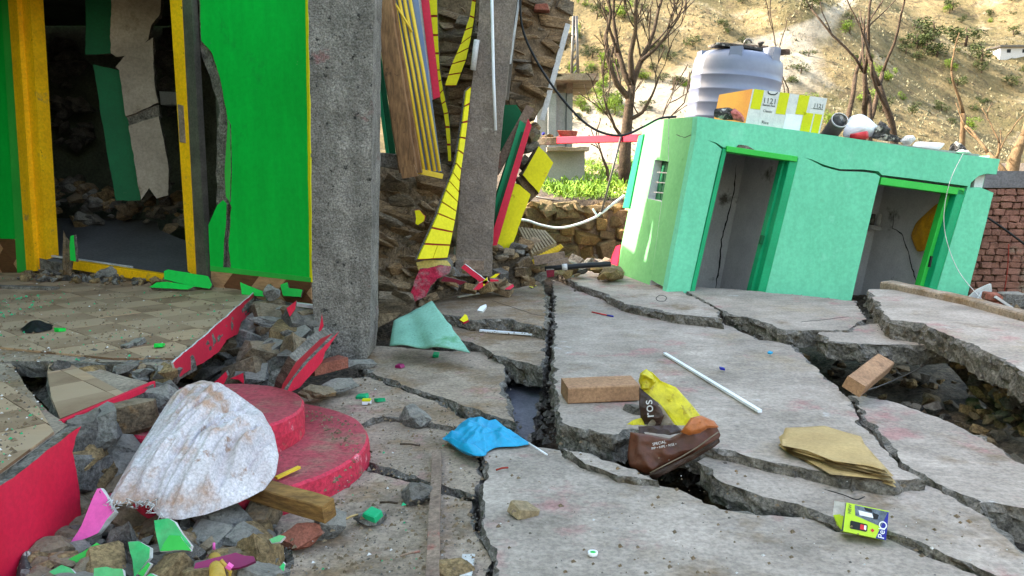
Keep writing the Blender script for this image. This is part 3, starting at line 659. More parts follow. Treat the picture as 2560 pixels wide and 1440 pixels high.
# earth and stone core of the platform, laid bare where the edge has fallen away
def mound(name, px, pl, m, parent, amp=.06, th=.25, rows=2, label=None):
    """lumpy filled mass under a px outline on a plane"""
    P = [hit(x, y, pl) for x, y in px]; n = pl[1]; c = sum(P, V((0, 0, 0))) / len(P)
    return blob(name, P, n, .02, m, parent, 16, 80, lambda q, t, d: amp * (pm(q, 6) + .6 * pm(q, 17) + .3 * pm(q, 40)), bot=th, smooth=False)
SL = P3(gz(640,748,.38), gz(812,800,.36), gz(650,965,.03))
mound('core', [(590,760),(640,738),(800,772),(815,800),(830,880),(700,985),(560,965),(440,935),(500,905)], SL, m_brk, porch)
fits([(600,790),(640,752),(800,790),(812,850),(760,905),(700,960),(600,955),(470,940),(540,885)], SL, 46, .1, .26, rk, lambda p, s: rock('stone', p + SL[1] * rk.uniform(-.02, .05), (s * 1.25, s, s * .62), rk.choice(RUB + RUB[:2]), porch, rnd=rk, pool=ROCKS + BLOCKS))
for x, y, sx, sy, sz, a in ((690,818,.52,.24,.11,.35),(720,785,.40,.2,.08,.15),(760,815,.36,.22,.1,.3),(580,880,.3,.3,.26,.2),(650,905,.34,.3,.3,.1),(745,885,.3,.28,.26,.0),(625,800,.3,.22,.1,.4)):
    rock('stone', hit(x, y, SL) + SL[1] * .04, (sx, sy, sz), RUB[1] if sz > .2 else RUB[0], porch, (rk.uniform(-.2, .2), a, rk.uniform(-.3, .3)), BIG, rk)
S2 = P3(gz(170,1090,.36), gz(400,985,.36), gz(300,1240,.02))
mound('core', [(150,1062),(385,962),(470,985),(420,1090),(330,1180),(280,1260),(200,1330),(160,1260)], S2, m_brk, porch)
fits([(165,1075),(385,970),(460,985),(380,1110),(290,1230),(180,1290)], S2, 34, .09, .26, rk, lambda p, s: rock('stone', p + S2[1] * rk.uniform(-.02, .04), (s * 1.2, s, s * .7), rk.choice(RUB), porch, rnd=rk, pool=ROCKS + BLOCKS))
for x, y, sx, sy, sz, a in ((300,1045,.34,.2,.14,.35),(385,1010,.24,.24,.2,.3),(200,1110,.2,.26,.3,.1),(260,1160,.34,.3,.34,.2),(240,1240,.3,.3,.3,.0),(400,1070,.2,.22,.26,.2)):
    rock('stone', hit(x, y, S2) + S2[1] * .03, (sx, sy, sz), rk.choice((RUB[0], RUB[1], RUB[2])), porch, (rk.uniform(-.2, .2), a, rk.uniform(-.3, .3)), BIG, rk)
mound('core', [(24,905),(135,905),(390,935),(440,930),(300,1000),(150,1050),(60,960)], GP(.24), m_brk, porch, .04, .2)
panel('floor_edge', [(130,905),(432,918),(432,952),(300,945),(130,935)], PD(4.42), .3, [m_brk], porch, .02, .03, 3, .03)
fits([(135,918),(430,925),(430,950),(140,935)], PD(4.36), 14, .06, .14, rk, lambda p, s: rock('stone', p, (s * 1.4, s, s * .8), rk.choice(RUB), porch, rnd=rk))

# round entrance steps
steps = E('entrance_steps', (-1.55, 4.05, 0), 'two round crimson entrance steps at the porch edge', 'steps')
def disc(cx, cy, r, z0, z1, label):
    n = 120; vs = []; fs = []; fm = []
    pr = [(r - .25, z1), (r - .012, z1), (r, z1 - .012), (r + .004, (z0 + z1) / 2), (r, z0)]
    for k in range(n):
        a = 2 * math.pi * k / n
        for i, (q, z) in enumerate(pr):
            j = 1 + .012 * pm((math.cos(a) * 3, math.sin(a) * 3, z * 4), 2) - (.02 * max(0, pm((math.cos(a) * 9, math.sin(a) * 9, 1), 2)) if i in (1, 2) else 0); vs.append(V((cx + q * j * math.cos(a), cy + q * j * math.sin(a), z + .05 * (cx - q * math.cos(a) - cx) * .3)))
    m = len(pr)
    for k in range(n):
        l = (k + 1) % n
        for i in range(m - 1): fs.append((k * m + i, l * m + i, l * m + i + 1, k * m + i + 1)); fm.append(0 if i == 0 else 1)
    fs.append(tuple(k * m for k in range(n))); fm.append(0)
    fs.append(tuple(k * m + m - 1 for k in reversed(range(n)))); fm.append(1)
    o = mk('step', vs, fs, [m_redt, m_redside], steps, fm=fm); o['label'] = label; return o
disc(-1.56, 4.02, .80, -.06, .12, 'wide lower crimson step')
disc(-1.62, 4.12, .50, .121, .28, 'small upper crimson step')

# ================================================================== concrete pillars
pil = E('concrete_pillar', at(850, 905, 6.2), 'tall rough grey concrete pillar beside the green wall', 'pillar', 'porch pillars')
PP = PD(6.2)
def pcol(name, pts, dep, m, parent, rough=.012, n=40):
    """column from left/right pixel edges at a number of heights; irregular cast surface"""
    vs = []; fs = []; k = 7
    L_ = [pts[0]]; 
    for i in range(n + 1):
        t = i / n * (len(pts) - 1); a = int(min(t, len(pts) - 2)); f = t - a
        yl = pts[a][0] + (pts[a + 1][0] - pts[a][0]) * f; xl = pts[a][1] + (pts[a + 1][1] - pts[a][1]) * f; xr = pts[a][2] + (pts[a + 1][2] - pts[a][2]) * f
        A = hit(xl, yl, parent_plane); B = hit(xr, yl, parent_plane); dv = V((0, dep, 0))
        ring = [A.lerp(B, j / k) for j in range(k + 1)] + [B + dv * j / 4 for j in range(1, 5)] + [(B + dv).lerp(A + dv, j / k) for j in range(1, k + 1)] + [A + dv * (1 - j / 4) for j in range(1, 4)]
        for p in ring: vs.append(p + nv(p, 6) * rough + nv(p, 19) * rough * .6)
    m_ = len(vs) // (n + 1)
    for i in range(n):
        for j in range(m_):
            l = (j + 1) % m_; fs.append((i * m_ + j, i * m_ + l, (i + 1) * m_ + l, (i + 1) * m_ + j))
    fs.append(tuple(range(m_))); fs.append(tuple(n * m_ + j for j in reversed(range(m_))))
    return mk(name, vs, fs, m, parent)
parent_plane = PP
pcol('shaft', [(-150, 768, 937), (100, 773, 934), (300, 776, 931), (600, 780, 928), (800, 783, 926), (893, 800, 920), (915, 815, 905)], .36, m_pillar, pil, .008, 60)
pil2 = E('concrete_pillar', at(1185, 640, 8.3), 'leaning brownish concrete pillar with a white conduit on its face', 'pillar', 'porch pillars')
parent_plane = PD(8.3)
pcol('shaft', [(-160, 1215, 1308), (0, 1200, 1290), (170, 1185, 1272), (300, 1170, 1256), (430, 1152, 1243), (560, 1146, 1233), (645, 1138, 1230), (690, 1140, 1228)], .34, m_pillar2, pil2, .008, 60)
tube('conduit', [at(1228, -80, 8.22), at(1231, 60, 8.22), at(1234, 200, 8.22), at(1239, 326, 8.22)], .016, m_white, 8, pil2)
tube('conduit_stub', [at(1182, 175, 8.25), at(1192, 100, 8.25)], .03, m_whited, 8, pil2)
# ================================================================== ruined wing between the two pillars
rw = random.Random(11)
ruin = E('collapsed_stone_wall', at(1010, 760, 7.9), 'collapsed slate stone wall heaped behind the tall grey pillar', 'wall')
LP = P3(at(935, 420, 8.4), at(1120, 430, 8.5), at(1000, 790, 7.6))
mound('core', [(925,400),(1120,410),(1150,470),(1070,660),(1000,790),(925,830)], (LP[0] - LP[1] * .05, LP[1]), m_mortar, ruin, .07, .4)
masonry(ruin, [(930,420),(1010,440),(1130,440),(1120,520),(1075,640),(1040,720),(1000,780),(930,815)], LP, (1, 0, -.28), (.16, .5), (.05, .14), .28, STONE, 3, BLOCKS + ROCKS + ROCKS, out=.09)
masonry(ruin, [(930,430),(1010,445),(1120,450),(1100,540),(1060,650),(1000,770),(930,805)], (LP[0] + LP[1] * .1, LP[1]), (1, 0, -.34), (.14, .46), (.04, .1), .24, STONE, 33, ROCKS, out=.1, skip=.5)
r2 = E('stone_wall_remnant', at(1130, 400, 8.75), 'standing slate masonry between the yellow painted strips', 'wall')
MP = PD(8.75, -8)
panel('core', [(1030,-80),(1215,-80),(1200,250),(1150,440),(1120,640),(1040,640),(1080,430)], (MP[0] - MP[1] * .04, MP[1]), .3, [m_mortar], r2)
masonry(r2, [(1030,-60),(1210,-60),(1195,250),(1160,440),(1100,640),(1060,560),(1095,430)], MP, (1, 0, -.1), (.16, .42), (.06, .15), .22, STONE, 4, BLOCKS + ROCKS, out=.06)
r3 = E('leaning_stone_wall', at(1340, 290, 9.2), 'tilted block of slate masonry overhanging beside the black cable', 'wall')
QP = PD(9.2, 10)
panel('core', [(1296,-120),(1432,-120),(1425,40),(1400,120),(1370,240),(1340,300),(1275,262),(1280,160)], (QP[0] - QP[1] * .03, QP[1]), .45, [m_mortar], r3, .02, .05)
masonry(r3, [(1298,-100),(1425,-100),(1418,40),(1392,130),(1362,248),(1332,290),(1272,262),(1282,150)], QP, (1, 0, -.30), (.16, .44), (.06, .15), .24, STONE, 6, BLOCKS + ROCKS, out=.07)
rock('brick', hit(1352, 24, QP) + QP[1] * .06, (.15, .15, .07), m_brick, r3, (0, .02, 0), BLOCKS, rw)
bar('side_rail', at(1300, -60, 9.1), at(1266, 250, 9.1), .05, .1, m_gmetal, r3)
bar('side_rail', at(1306, -60, 9.0), at(1275, 160, 9.0), .025, .05, m_steel, r3)
bar('edge_strip', at(1420, 60, 9.25), at(1355, 300, 9.25), .03, .06, m_whited, r3)

# painted walls of small yellow blocks with maroon joints
def strip(parent, left, right, n, pl, depth, m, gap=.06):
    def along(P, t):
        t = t * (len(P) - 1); a = min(int(t), len(P) - 2); f = t - a
        return (P[a][0] + (P[a + 1][0] - P[a][0]) * f, P[a][1] + (P[a + 1][1] - P[a][1]) * f)
    full = [along(left, i / 8) for i in range(9)] + [along(right, 1 - i / 8) for i in range(9)]
    panel('joint_bed', full, (pl[0] - pl[1] * .012, pl[1]), depth, [m_maroon, m_brk], parent)
    for i in range(n):
        a, b = (i + gap) / n, (i + 1 - gap) / n
        q = [along(left, a), along(right, a), along(right, b), along(left, b)]
        w_ = math.hypot(q[1][0] - q[0][0], q[1][1] - q[0][1])
        if w_ > 55:
            mid = lambda p, r, t: (p[0] + (r[0] - p[0]) * t, p[1] + (r[1] - p[1]) * t)
            panel('painted_block', [q[0], mid(q[0], q[1], .5), mid(q[3], q[2], .5), q[3]], pl, .02, [m], parent, .003, .03)
            panel('painted_block', [mid(q[0], q[1], .52), q[1], q[2], mid(q[3], q[2], .52)], pl, .02, [m], parent, .003, .03)
        else: panel('painted_block', q, pl, .02, [m], parent, .003, .03)
y1 = E('painted_corner', at(1105, 300, 8.5), 'narrow yellow block strip with maroon joints beside the red board', 'wall', 'yellow block strips')
strip(y1, [(1062,-60),(1070,60),(1085,170),(1100,240),(1113,300),(1121,405)], [(1091,-60),(1093,60),(1098,170),(1108,230),(1124,300),(1128,405)], 12, PD(8.5), .12, m_yellow)
y2 = E('painted_corner', at(1150, 180, 8.45), 'broken yellow block fragment wedged above the stone gap', 'wall', 'yellow block strips')
strip(y2, [(1186,-40),(1175,40),(1152,110),(1130,160),(1112,215)], [(1193,-40),(1186,45),(1178,90),(1165,150),(1140,215)], 8, PD(8.45), .12, m_yellow)
y3 = E('painted_corner', at(1080, 660, 8.1), 'tall tapering yellow block face leaning along the brown pillar', 'wall', 'yellow block strips')
strip(y3, [(1168,225),(1154,330),(1140,415),(1118,470),(1092,545),(1044,650)], [(1178,215),(1166,330),(1152,430),(1145,500),(1136,560),(1118,645)], 13, P3(at(1170,220,8.28), at(1044,650,7.5), at(1118,650,7.75)), .05, m_yellow)
ped = E('painted_pedestal', at(1080, 760, 7.75), 'worn crimson and cream plinth block under the yellow wall', 'plinth')
panel('cap', [(1040,656),(1060,650),(1118,650),(1128,664),(1098,664),(1068,672),(1046,676)], PD(7.75), .3, [mat('cream_paint', S(222, 200, 120), S(206, 180, 100), 6, .8, .3, 20, .2), m_brk], ped, .008, .03)
panel('face', [(1048,672),(1068,670),(1100,663),(1127,666),(1124,684),(1094,698),(1078,716),(1066,742),(1040,752),(1018,772),(1034,712)], PD(7.72), .3, [mat('worn_red', S(198, 48, 78), S(176, 36, 66), 5, .85, .7, 34, .4, [(S(170, 120, 124), 6, .5, .1)], bd=.02), m_brk], ped, .012, .03, 2, .02)

# window frame with yellow bars, hanging askew
win = E('window_frame', at(1050, 430, 7.9), 'fallen timber window frame with yellow bars over blue panels', 'window')
bar('timber', at(948, -70, 7.75), at(1022, 430, 7.75), .17, .16, m_wood, win, wob=.01, seg=14)
bar('frame_side', at(972, -70, 7.82), at(1052, 432, 7.82), .035, .14, m_wood, win)
panel('blue_panel', [(978,-70),(1036,-70),(1104,430),(1050,425)], PD(7.92), .02, [m_blueg], win)
for a, b in ((972,1060),(985,1074),(998,1087),(1012,1099)): tube('bar', [at(a, -70, 7.86), at((a + b) / 2 + 3, 180, 7.86), at(b, 428, 7.86)], .017, m_barsy, 8, win)
tube('bar', [at(988, 10, 7.8), at(1010, 45, 7.8), at(1030, 80, 7.8)], .012, m_barsy, 8, win)
bar('sill', at(1046, 428, 7.84), at(1107, 441, 7.84), .03, .05, m_barsy, win)
panel('end_cap', [(1000,420),(1034,412),(1046,440),(1006,448)], PD(7.6), .05, [m_wood], win, .006, .03)
rb_ = E('red_board', at(1095, 245, 8.15), 'crimson board with a chipped white edge hanging beside the barred window', 'board')
panel('face', [(1044,-70),(1064,-70),(1100,242),(1083,248)], PD(8.15), .05, [m_red], rb_)
panel('edge', [(1034,-70),(1044,-70),(1083,248),(1078,252)], PD(8.16), .05, [m_whited], rb_, .004, .03)
gs = E('green_shutter', at(970, 400, 8.1), 'dark green shutter standing in the gap behind the tall grey pillar', 'shutter')
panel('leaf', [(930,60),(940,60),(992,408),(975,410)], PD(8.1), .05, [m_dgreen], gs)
panel('frame', [(922,70),(930,64),(976,410),(968,410)], PD(8.08), .06, [m_dframe], gs)
bar('fallen_lintel', at(900, 395, 8.0), at(1000, 405, 8.0), .12, .14, m_brk, None, wob=.02, seg=8)
tag(bpy.data.objects['fallen_lintel'], 'blackened broken lintel lying on the collapsed slate wall', 'lintel')

# right of the brown pillar: doors and painted wall slabs thrown over
dp = E('green_door', at(1250, 600, 8.7), 'green double door leaf with crimson edge leaning beside the brown pillar', 'door')
panel('leaf', [(1300,300),(1324,318),(1234,612),(1214,580)], PD(8.7), .06, [m_dframe], dp)
panel('leaf', [(1288,330),(1306,304),(1224,590),(1212,570)], PD(8.76), .06, [m_dgreen], dp)
bar('batten', at(1306, 330, 8.66), at(1226, 586, 8.66), .02, .03, m_dgreen, dp)
panel('edge', [(1320,296),(1329,314),(1240,622),(1228,628),(1222,612)], PD(8.6), .1, [m_red], dp)
gp = E('fallen_partition', at(1270, 330, 9.0), 'dark green wall panel under the tilted slate masonry', 'panel')  # a dark green panel lying loose under the masonry
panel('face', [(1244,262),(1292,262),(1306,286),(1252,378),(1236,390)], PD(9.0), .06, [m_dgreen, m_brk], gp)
dt = bar('diagonal_timber', at(1326, 268, 8.8), at(1236, 432, 8.8), .09, .1, m_woodg, None, wob=.006, seg=6)
tag(dt, 'grey diagonal timber across the dark green panel', 'timber')
dl = bar('splintered_lath', at(1216, 440, 8.75), at(1244, 360, 8.75), .05, .03, m_woodg, None); tag(dl, 'short pale splintered lath beside the brown pillar', 'lath')
ya = E('yellow_wall_slab', at(1270, 620, 8.9), 'standing yellow painted wall slab beside the crimson door edge', 'wall', 'yellow wall slabs')
panel('face', [(1276,452),(1300,462),(1326,486),(1284,604),(1280,624),(1236,618)], PD(8.9, 8), .28, [m_yellow, m_mortar], ya, .008, .03, 3, .02)
yb = E('yellow_wall_slab', at(1345, 480, 9.1), 'tilted upper yellow wall slab in front of the sunlit garden', 'wall', 'yellow wall slabs')
panel('face', [(1346,366),(1364,384),(1384,406),(1346,482),(1306,438)], PD(9.1, 8), .3, [m_yellow, m_mortar], yb, .008, .03, 3, .02)
panel('stone_side', [(1290,446),(1310,440),(1346,482),(1326,506),(1318,482)], PD(9.2, 8), .3, [m_mortar, m_mortar], yb, .02, .04, 3, .03)
masonry(yb, [(1330,300),(1345,362),(1306,436),(1295,420),(1318,330)], PD(9.25), (1, 0, .6), (.12, .25), (.06, .12), .2, STONE, 8)
# broken louvre crate
lc = E('slatted_crate', at(1340, 640, 8.9), 'broken slatted crate with yellow ends among the stones', 'crate')
for i in range(9):
    a = at(1296 + i * 8, 572 + i * 1.2, 9.3); b = at(1332 + i * 7, 640 - i * 3.4, 8.8)
    bar('slat', a, b, .028, .06, m_ochbox, lc); bar('yellow_end', b + V((0, -.03, -.07)), b + V((.07, -.05, .0)), .022, .05, m_barsy, lc)

# rubble heap at the foot of the pillars
heap = [(1040,770),(1100,700),(1130,650),(1240,630),(1330,610),(1380,650),(1370,690),(1300,720),(1150,735)]
HP = P3(gz(1060, 760, .22), at(1350, 640, 9.0), at(1140, 650, 8.3))
hm = mound('rubble_mound', heap, (HP[0] - HP[1] * .05, HP[1]), m_soil, None, .05, .3); tag(hm, 'earth and mortar heap at the foot of the brown pillar', 'rubble heap')
HUE = {}
for m_, w_ in zip(RUB + STONE, ('pale grey', 'brown', 'dark grey', 'ochre', 'tan slate', 'grey slate', 'rusty slate')): HUE[m_.name] = w_
def szw(s, a, b): return 'small' if s < a else ('large' if s > b else 'fist-sized')
def heap_rock(p, s, lab='%s %s stone on the earth heap under the brown pillar', grp='stones at the foot of the pillars'):
    m = rw.choice(RUB + STONE); tag(rock('rubble_stone', p + V((0, 0, rw.uniform(0, .05))), (s * 1.3, s, s * .7), m, None, rnd=rw, pool=ROCKS + BLOCKS), lab % (szw(s, .08, .13), HUE[m.name]), 'stone', grp)
fits(heap, HP, 60, .05, .17, rw, heap_rock)
def plank(name, a, b, w_, h_, m, label, cat='plank', **k):
    o = bar(name, a, b, w_, h_, m, None, **k); tag(o, label, cat); return o
def frag(name, px, pl, th, mats, label, cat='fragment', group=None, jag=.006):
    o = panel(name, px, pl, th, mats, None, jag, .025, 2, .006); tag(o, label, cat, group); return o
frag('red_moulding', [(1152,668),(1162,660),(1212,698),(1196,720),(1182,724),(1198,704)], PD(7.4), .06, [m_red, m_whited], 'L-shaped crimson moulding piece lying by the crimson plinth', 'moulding')
frag('red_moulding', [(1184,724),(1196,708),(1214,700),(1222,704),(1196,724)], PD(7.3), .05, [m_red, m_whited], 'short crimson moulding end with a white broken edge', 'moulding')
frag('red_plate', [(1110,690),(1150,700),(1168,704),(1150,712),(1140,706),(1104,704)], PD(7.5), .04, [mat('dark_red', S(120, 14, 40), None, 4, .6, .1), m_brk], 'dark red plate tucked between the plinth and the moulding', 'plate')
frag('yellow_chip', [(1206,704),(1218,692),(1219,704),(1208,714)], PD(7.3), .03, [m_yellow, m_whited], 'yellow plaster chip beside the crimson moulding', 'chip')
frag('yellow_chip', [(1224,694),(1240,684),(1250,684),(1238,694)], PD(7.4), .03, [m_yellow, m_red], 'yellow plaster chip with a crimson underside', 'chip')
frag('red_chip', [(1224,697),(1246,698),(1246,703),(1226,704)], PD(7.35), .03, [m_red, m_whited], 'small crimson chip below the yellow one', 'chip')
frag('red_chip', [(1262,724),(1282,710),(1286,716),(1276,724)], GP(.2, 0, 1.2, 0, 7.6), .03, [m_red, m_brk], 'crimson wedge on the far left paving', 'chip')
frag('yellow_chip', [(1322,716),(1334,712),(1342,714),(1330,720)], GP(.21), .015, [m_yellow, m_brk], 'flat yellow chip at the edge of the paving gap', 'chip')
frag('yellow_chip', [(1150,800),(1163,786),(1168,788),(1172,800),(1160,806)], GP(.12, 0, 1.0, 0, 6.6), .03, [m_yellow, m_red], 'yellow and crimson plaster chip on the paving beyond the foam sheet', 'chip')
frag('yellow_fragment', [(1037,526),(1048,524),(1056,534),(1062,540),(1060,552),(1044,562),(1038,558),(1040,544)], PD(7.8), .05, [m_yellow, m_red], 'yellow plaster fragment stuck on the collapsed slate wall', 'fragment')
frag('white_chip', [(1192,776),(1200,766),(1214,760),(1216,766),(1206,778)], GP(.15, 0, .5, 0, 6.8), .02, [m_white, m_whited], 'bent white plastic shard on the far left paving', 'shard')
frag('red_block', [(1366,676),(1386,675),(1386,692),(1368,694)], PD(7.9), .1, [mat('deep_red', S(112, 8, 36), None, 4, .6, .1), m_brk], 'dark red cube-like block at the head of the paving gap', 'block')
plank('white_rod', gz(1145, 742, .21), gz(1240, 727, .215), .028, .014, m_white, 'white plastic strip lying on the farthest left paving', 'rod')
plank('white_rod', gz(1200, 826, .12), gz(1332, 836, .12), .035, .016, m_white, 'straight white plastic strip on the cracked strip of paving beyond the blue cloth', 'rod')
plank('old_board', at(1372, 668, 8.6), at(1422, 655, 8.6), .06, .1, m_woodg, 'mossy grey board end at the head of the paving gap', 'board')
plank('old_board', at(1335, 652, 8.7), at(1412, 640, 8.7), .07, .1, m_woodg, 'grey board lying below the slatted crate', 'board')
plank('brown_block', at(1160, 660, 8.0), at(1210, 662, 8.0), .12, .1, m_woodg, 'short brown timber block at the base of the brown pillar', 'block')
bp_ = E('black_pipe', at(1440, 668, 8.5), 'black plastic pipe with a pale joint lying before the green hut', 'pipe')
tube('pipe', [at(1362, 672, 8.5), at(1410, 668, 8.5), at(1470, 663, 8.5), at(1527, 660, 8.5)], .028, m_black, 10, bp_)
tube('joint', [at(1405, 668, 8.47), at(1418, 667, 8.47)], .034, m_whited, 10, bp_)
# ================================================================== tilted green hut
hut_o = V((1.7315, 8.8093, .2445)); yaw, pit_, rol = .18463, -.00944, .10166
HM = Matrix.Rotation(yaw, 3, 'Z') @ Matrix.Rotation(pit_, 3, 'X') @ Matrix.Rotation(rol, 3, 'Y')
hx, hy, hz = HM @ V((1, 0, 0)), HM @ V((0, 1, 0)), HM @ V((.1446, 0, 1.922)) / 1.922
HW, HD, HH = 3.77, 1.94, 1.92
def hl(u, v, w_): return hut_o + hx * u + hy * v + hz * w_
HF = P3(hl(0, 0, 0), hl(HW, 0, 0), hl(0, 0, HH))
HL = P3(hl(0, 0, 0), hl(0, HD, 0), hl(0, 0, HH))
hut = E('green_hut', hut_o, 'small mint green two-door hut tilted and sunk to one side', 'hut')
front = [(1668,722),(1740,338),(1744,291),(1830,303),(2000,327),(2200,356),(2380,383),(2500,398),(2491,436),(2466,434),(2446,440),(2428,456),(2424,470),(2450,468),(2484,482),(2410,772),(2398,815),(2316,815),(2420,465),
         (2300,449),(2205,437),(2196,428),(2160,424),(2100,423),(2060,412),(2030,399),(2012,394),(2030,402),(2058,417),(2100,428),(2160,430),(2190,434),(2200,441),(2122,778),(2110,815),(1900,815),(1906,755),(1996,394),(1880,376),(1808,368),(1790,356),(1768,350),(1789,359),(1804,372),(1722,740),(1712,800),(1652,800)]
panel('front_wall', front, HF, .13, [m_mint, m_mint], hut, .0025, .04, dv=hy * .13)
left = [(1668,722),(1744,291),(1700,294),(1614,303),(1606,330),(1572,520),(1535,702),(1526,760),(1652,800)]
o, u_, v_, Q = plane2d(left, HL, hy)
# side wall with its slit window: pieces around the opening
def LW(px, m=m_side, d=.12, nm='side_wall'): return panel(nm, px, HL, d, [m, m_inner], hut, dv=hx * d)
LW([(1669,722),(1745,291),(1672,297),(1672,404),(1655,503),(1628,700)])
LW([(1671,297),(1612,303),(1606,330),(1572,520),(1535,702),(1526,760),(1610,765),(1627,700),(1619,494),(1637,399),(1671,404)])
LW([(1654,504),(1618,496),(1626,700),(1628,700)])
panel('red_corner', [(1553,612),(1548,650),(1540,702),(1510,698),(1528,650),(1542,616)], HL, .05, [m_red], hut, push=.012)
panel('corner_post', [(1600,340),(1612,336),(1576,520),(1560,520)], HL, .05, [m_dframe], hut, push=.02)
win_in = HL[0] + hx * .1, HL[1]
panel('window_reveal', [(1637,399),(1672,404),(1655,504),(1618,496)], (HL[0] + hx * .1, HL[1]), .02, [m_dgreen], hut)
for yy in (430, 455, 480): bar('window_bar', hit(1640 - (yy - 430) * .17, yy, HL) + hx * .02, hit(1664 - (yy - 430) * .17, yy + 2, HL) + hx * .02, .012, .012, m_whited, hut)
bar('window_bar', hit(1655, 410, HL) + hx * .04, hit(1642, 498, HL) + hx * .04, .012, .012, m_dgreen, hut)
def hbox(name, a, b, m): return mk(name, [hl(u, v, w_) for w_ in (a[2], b[2]) for u, v in ((a[0], a[1]), (b[0], a[1]), (b[0], b[1]), (a[0], b[1]))], BF, m, hut)
hbox('roof_slab', (.14, .14, HH - .12), (HW - .14, HD, HH - .02), m_roofg)
hbox('back_wall', (.12, HD - .12, -.5), (HW, HD, HH - .125), m_inner)
hbox('right_wall', (HW - .12, .135, -.5), (HW - .004, HD - .125, HH - .125), m_inner); hbox('right_face', (HW - .0035, .135, -.5), (HW, HD - .125, HH - .02), m_mint)
hbox('partition', (1.5, .135, -.5), (1.6, HD - .125, HH - .125), m_inner)
hbox('floor', (.12, .135, -.3), (HW - .125, HD - .125, -.2), m_floor)
def onf(px, py, back=0.0): return hit(px, py, HF) + hy * back
def fbar(name, a, b, wd_, dp_, m, back=.02, parent=None): return bar(name, onf(*a, back), onf(*b, back), wd_, dp_, m, parent or hut, up=-hy)
fbar('door_frame', (1812,372), (1728,740), .05, .16, m_dframe, .07); fbar('door_frame', (1814,372), (1990,398), .06, .18, m_dframe2, .06); df1 = fbar('door_frame', (1986,394), (1898,752), .10, .16, m_dframe, .07)
fbar('door_frame', (1974,400), (1886,750), .05, .1, m_dframe, .14)
fbar('hinge', (1946,530), (1940,556), .03, .05, m_dgreen, .1, df1); fbar('hinge', (1918,590), (1912,612), .03, .05, m_dgreen, .1, df1)
fbar('door_frame', (2204,452), (2412,480), .085, .14, m_dframe2, .08); df2 = fbar('door_frame', (2408,476), (2322,770), .12, .14, m_dframe, .08); fbar('door_frame', (2390,478), (2310,755), .05, .1, m_dframe2, .16)
fbar('door_bolt', (2328,640), (2322,668), .02, .03, m_black, -.005, df2)
frag_c = panel('broken_render', [(1838,370),(1846,362),(1866,364),(1892,378),(1880,380)], HF, .03, [m_brk], hut, .004, .02, push=.012)
BW = (hl(0, HD - .123, 0), HF[1]); RWl = (hl(HW - .123, 0, 0), -hx)
def crackline(name, px, pl, wdt, parent, push=.003):
    P = [hit(x, y, pl) + pl[1] * push for x, y in px]; n = pl[1]; vs = []; fs = []
    R_ = []
    for i in range(len(P) - 1):
        for j in range(6): R_.append(P[i].lerp(P[i + 1], j / 6))
    R_.append(P[-1])
    for i, p in enumerate(R_):
        d = (R_[min(i + 1, len(R_) - 1)] - R_[max(i - 1, 0)]).normalized(); s = d.cross(n)
        ww = wdt * (.35 + .9 * abs(pm(p, 9))) * min(1, 6 * min(i + .4, len(R_) - .6 - i) / len(R_)); p = p + s * pm(p, 14) * .02
        vs += [p - s * ww, p + s * ww, p + s * ww - n * .002, p - s * ww - n * .002]
    for i in range(len(R_) - 1):
        for k in range(4): fs.append((i * 4 + k, i * 4 + (k + 1) % 4, i * 4 + 4 + (k + 1) % 4, i * 4 + 4 + k))
    return mk(name, vs, fs, m_black, parent)
crackline('crack', [(1840,410),(1836,470),(1820,540),(1804,600),(1796,680),(1786,735)], BW, .014, hut)
crackline('crack', [(2236,520),(2232,570),(2258,590),(2270,630),(2284,680),(2300,725)], RWl if (hit(2260, 600, BW) - hut_o).dot(hx) > HW - .1 else BW, .012, hut)
crackline('crack', [(1690,336),(1712,345),(1742,330)], HL, .006, hut)
crackline('crack', [(1744,330),(1738,352),(1735,372)], HL, .016, hut)
# things inside the second room
so = blob('hanging_sack', [hit(x, y, (RWl[0] - hx * .05, RWl[1])) for x, y in [(2372,500),(2380,540),(2360,580),(2310,628),(2292,630),(2276,590),(2290,556),(2340,510)]], -hx, .06, m_orange, None, 10, 48, lambda q, t, d: .02 * pm(q, 9), .04); tag(so, 'mustard orange sack hanging inside the second hut doorway', 'sack')
sh = E('wall_shelf', hit(2200, 572, (BW[0] - hy * .1, BW[1])), 'small white shelf on the back wall inside the second hut doorway', 'shelf')
bar('board', hit(2170, 568, (BW[0] - hy * .08, BW[1])), hit(2224, 574, (BW[0] - hy * .08, BW[1])), .12, .06, m_whited, sh, up=hz)
for i, x in enumerate((2178, 2194, 2208)):
    q = hit(x, 562 + i * 1.5, (BW[0] - hy * .1, BW[1])); tag(tube('jar', [q + hz * .0, q + hz * .09, q + hz * .1, q + hz * .15, q + hz * .155], [.035, .038, .03, .03, .02], m_gmetal if i != 1 else m_whited, 10), 'small dull jar standing on the white shelf in the hut', 'jar', 'jars on the hut shelf')
bd = tube('water_drum', [hl(2.35, .75, -.3), hl(2.35, .75, -.28), hl(2.35, .75, .05), hl(2.35, .75, .22), hl(2.35, .75, .24)], [.2, .24, .26, .24, .2], mat('teal_plastic', S(20, 96, 120), None, 3, .5, .05), 20); tag(bd, 'dark teal drum in the lower corner of the second hut doorway', 'drum')

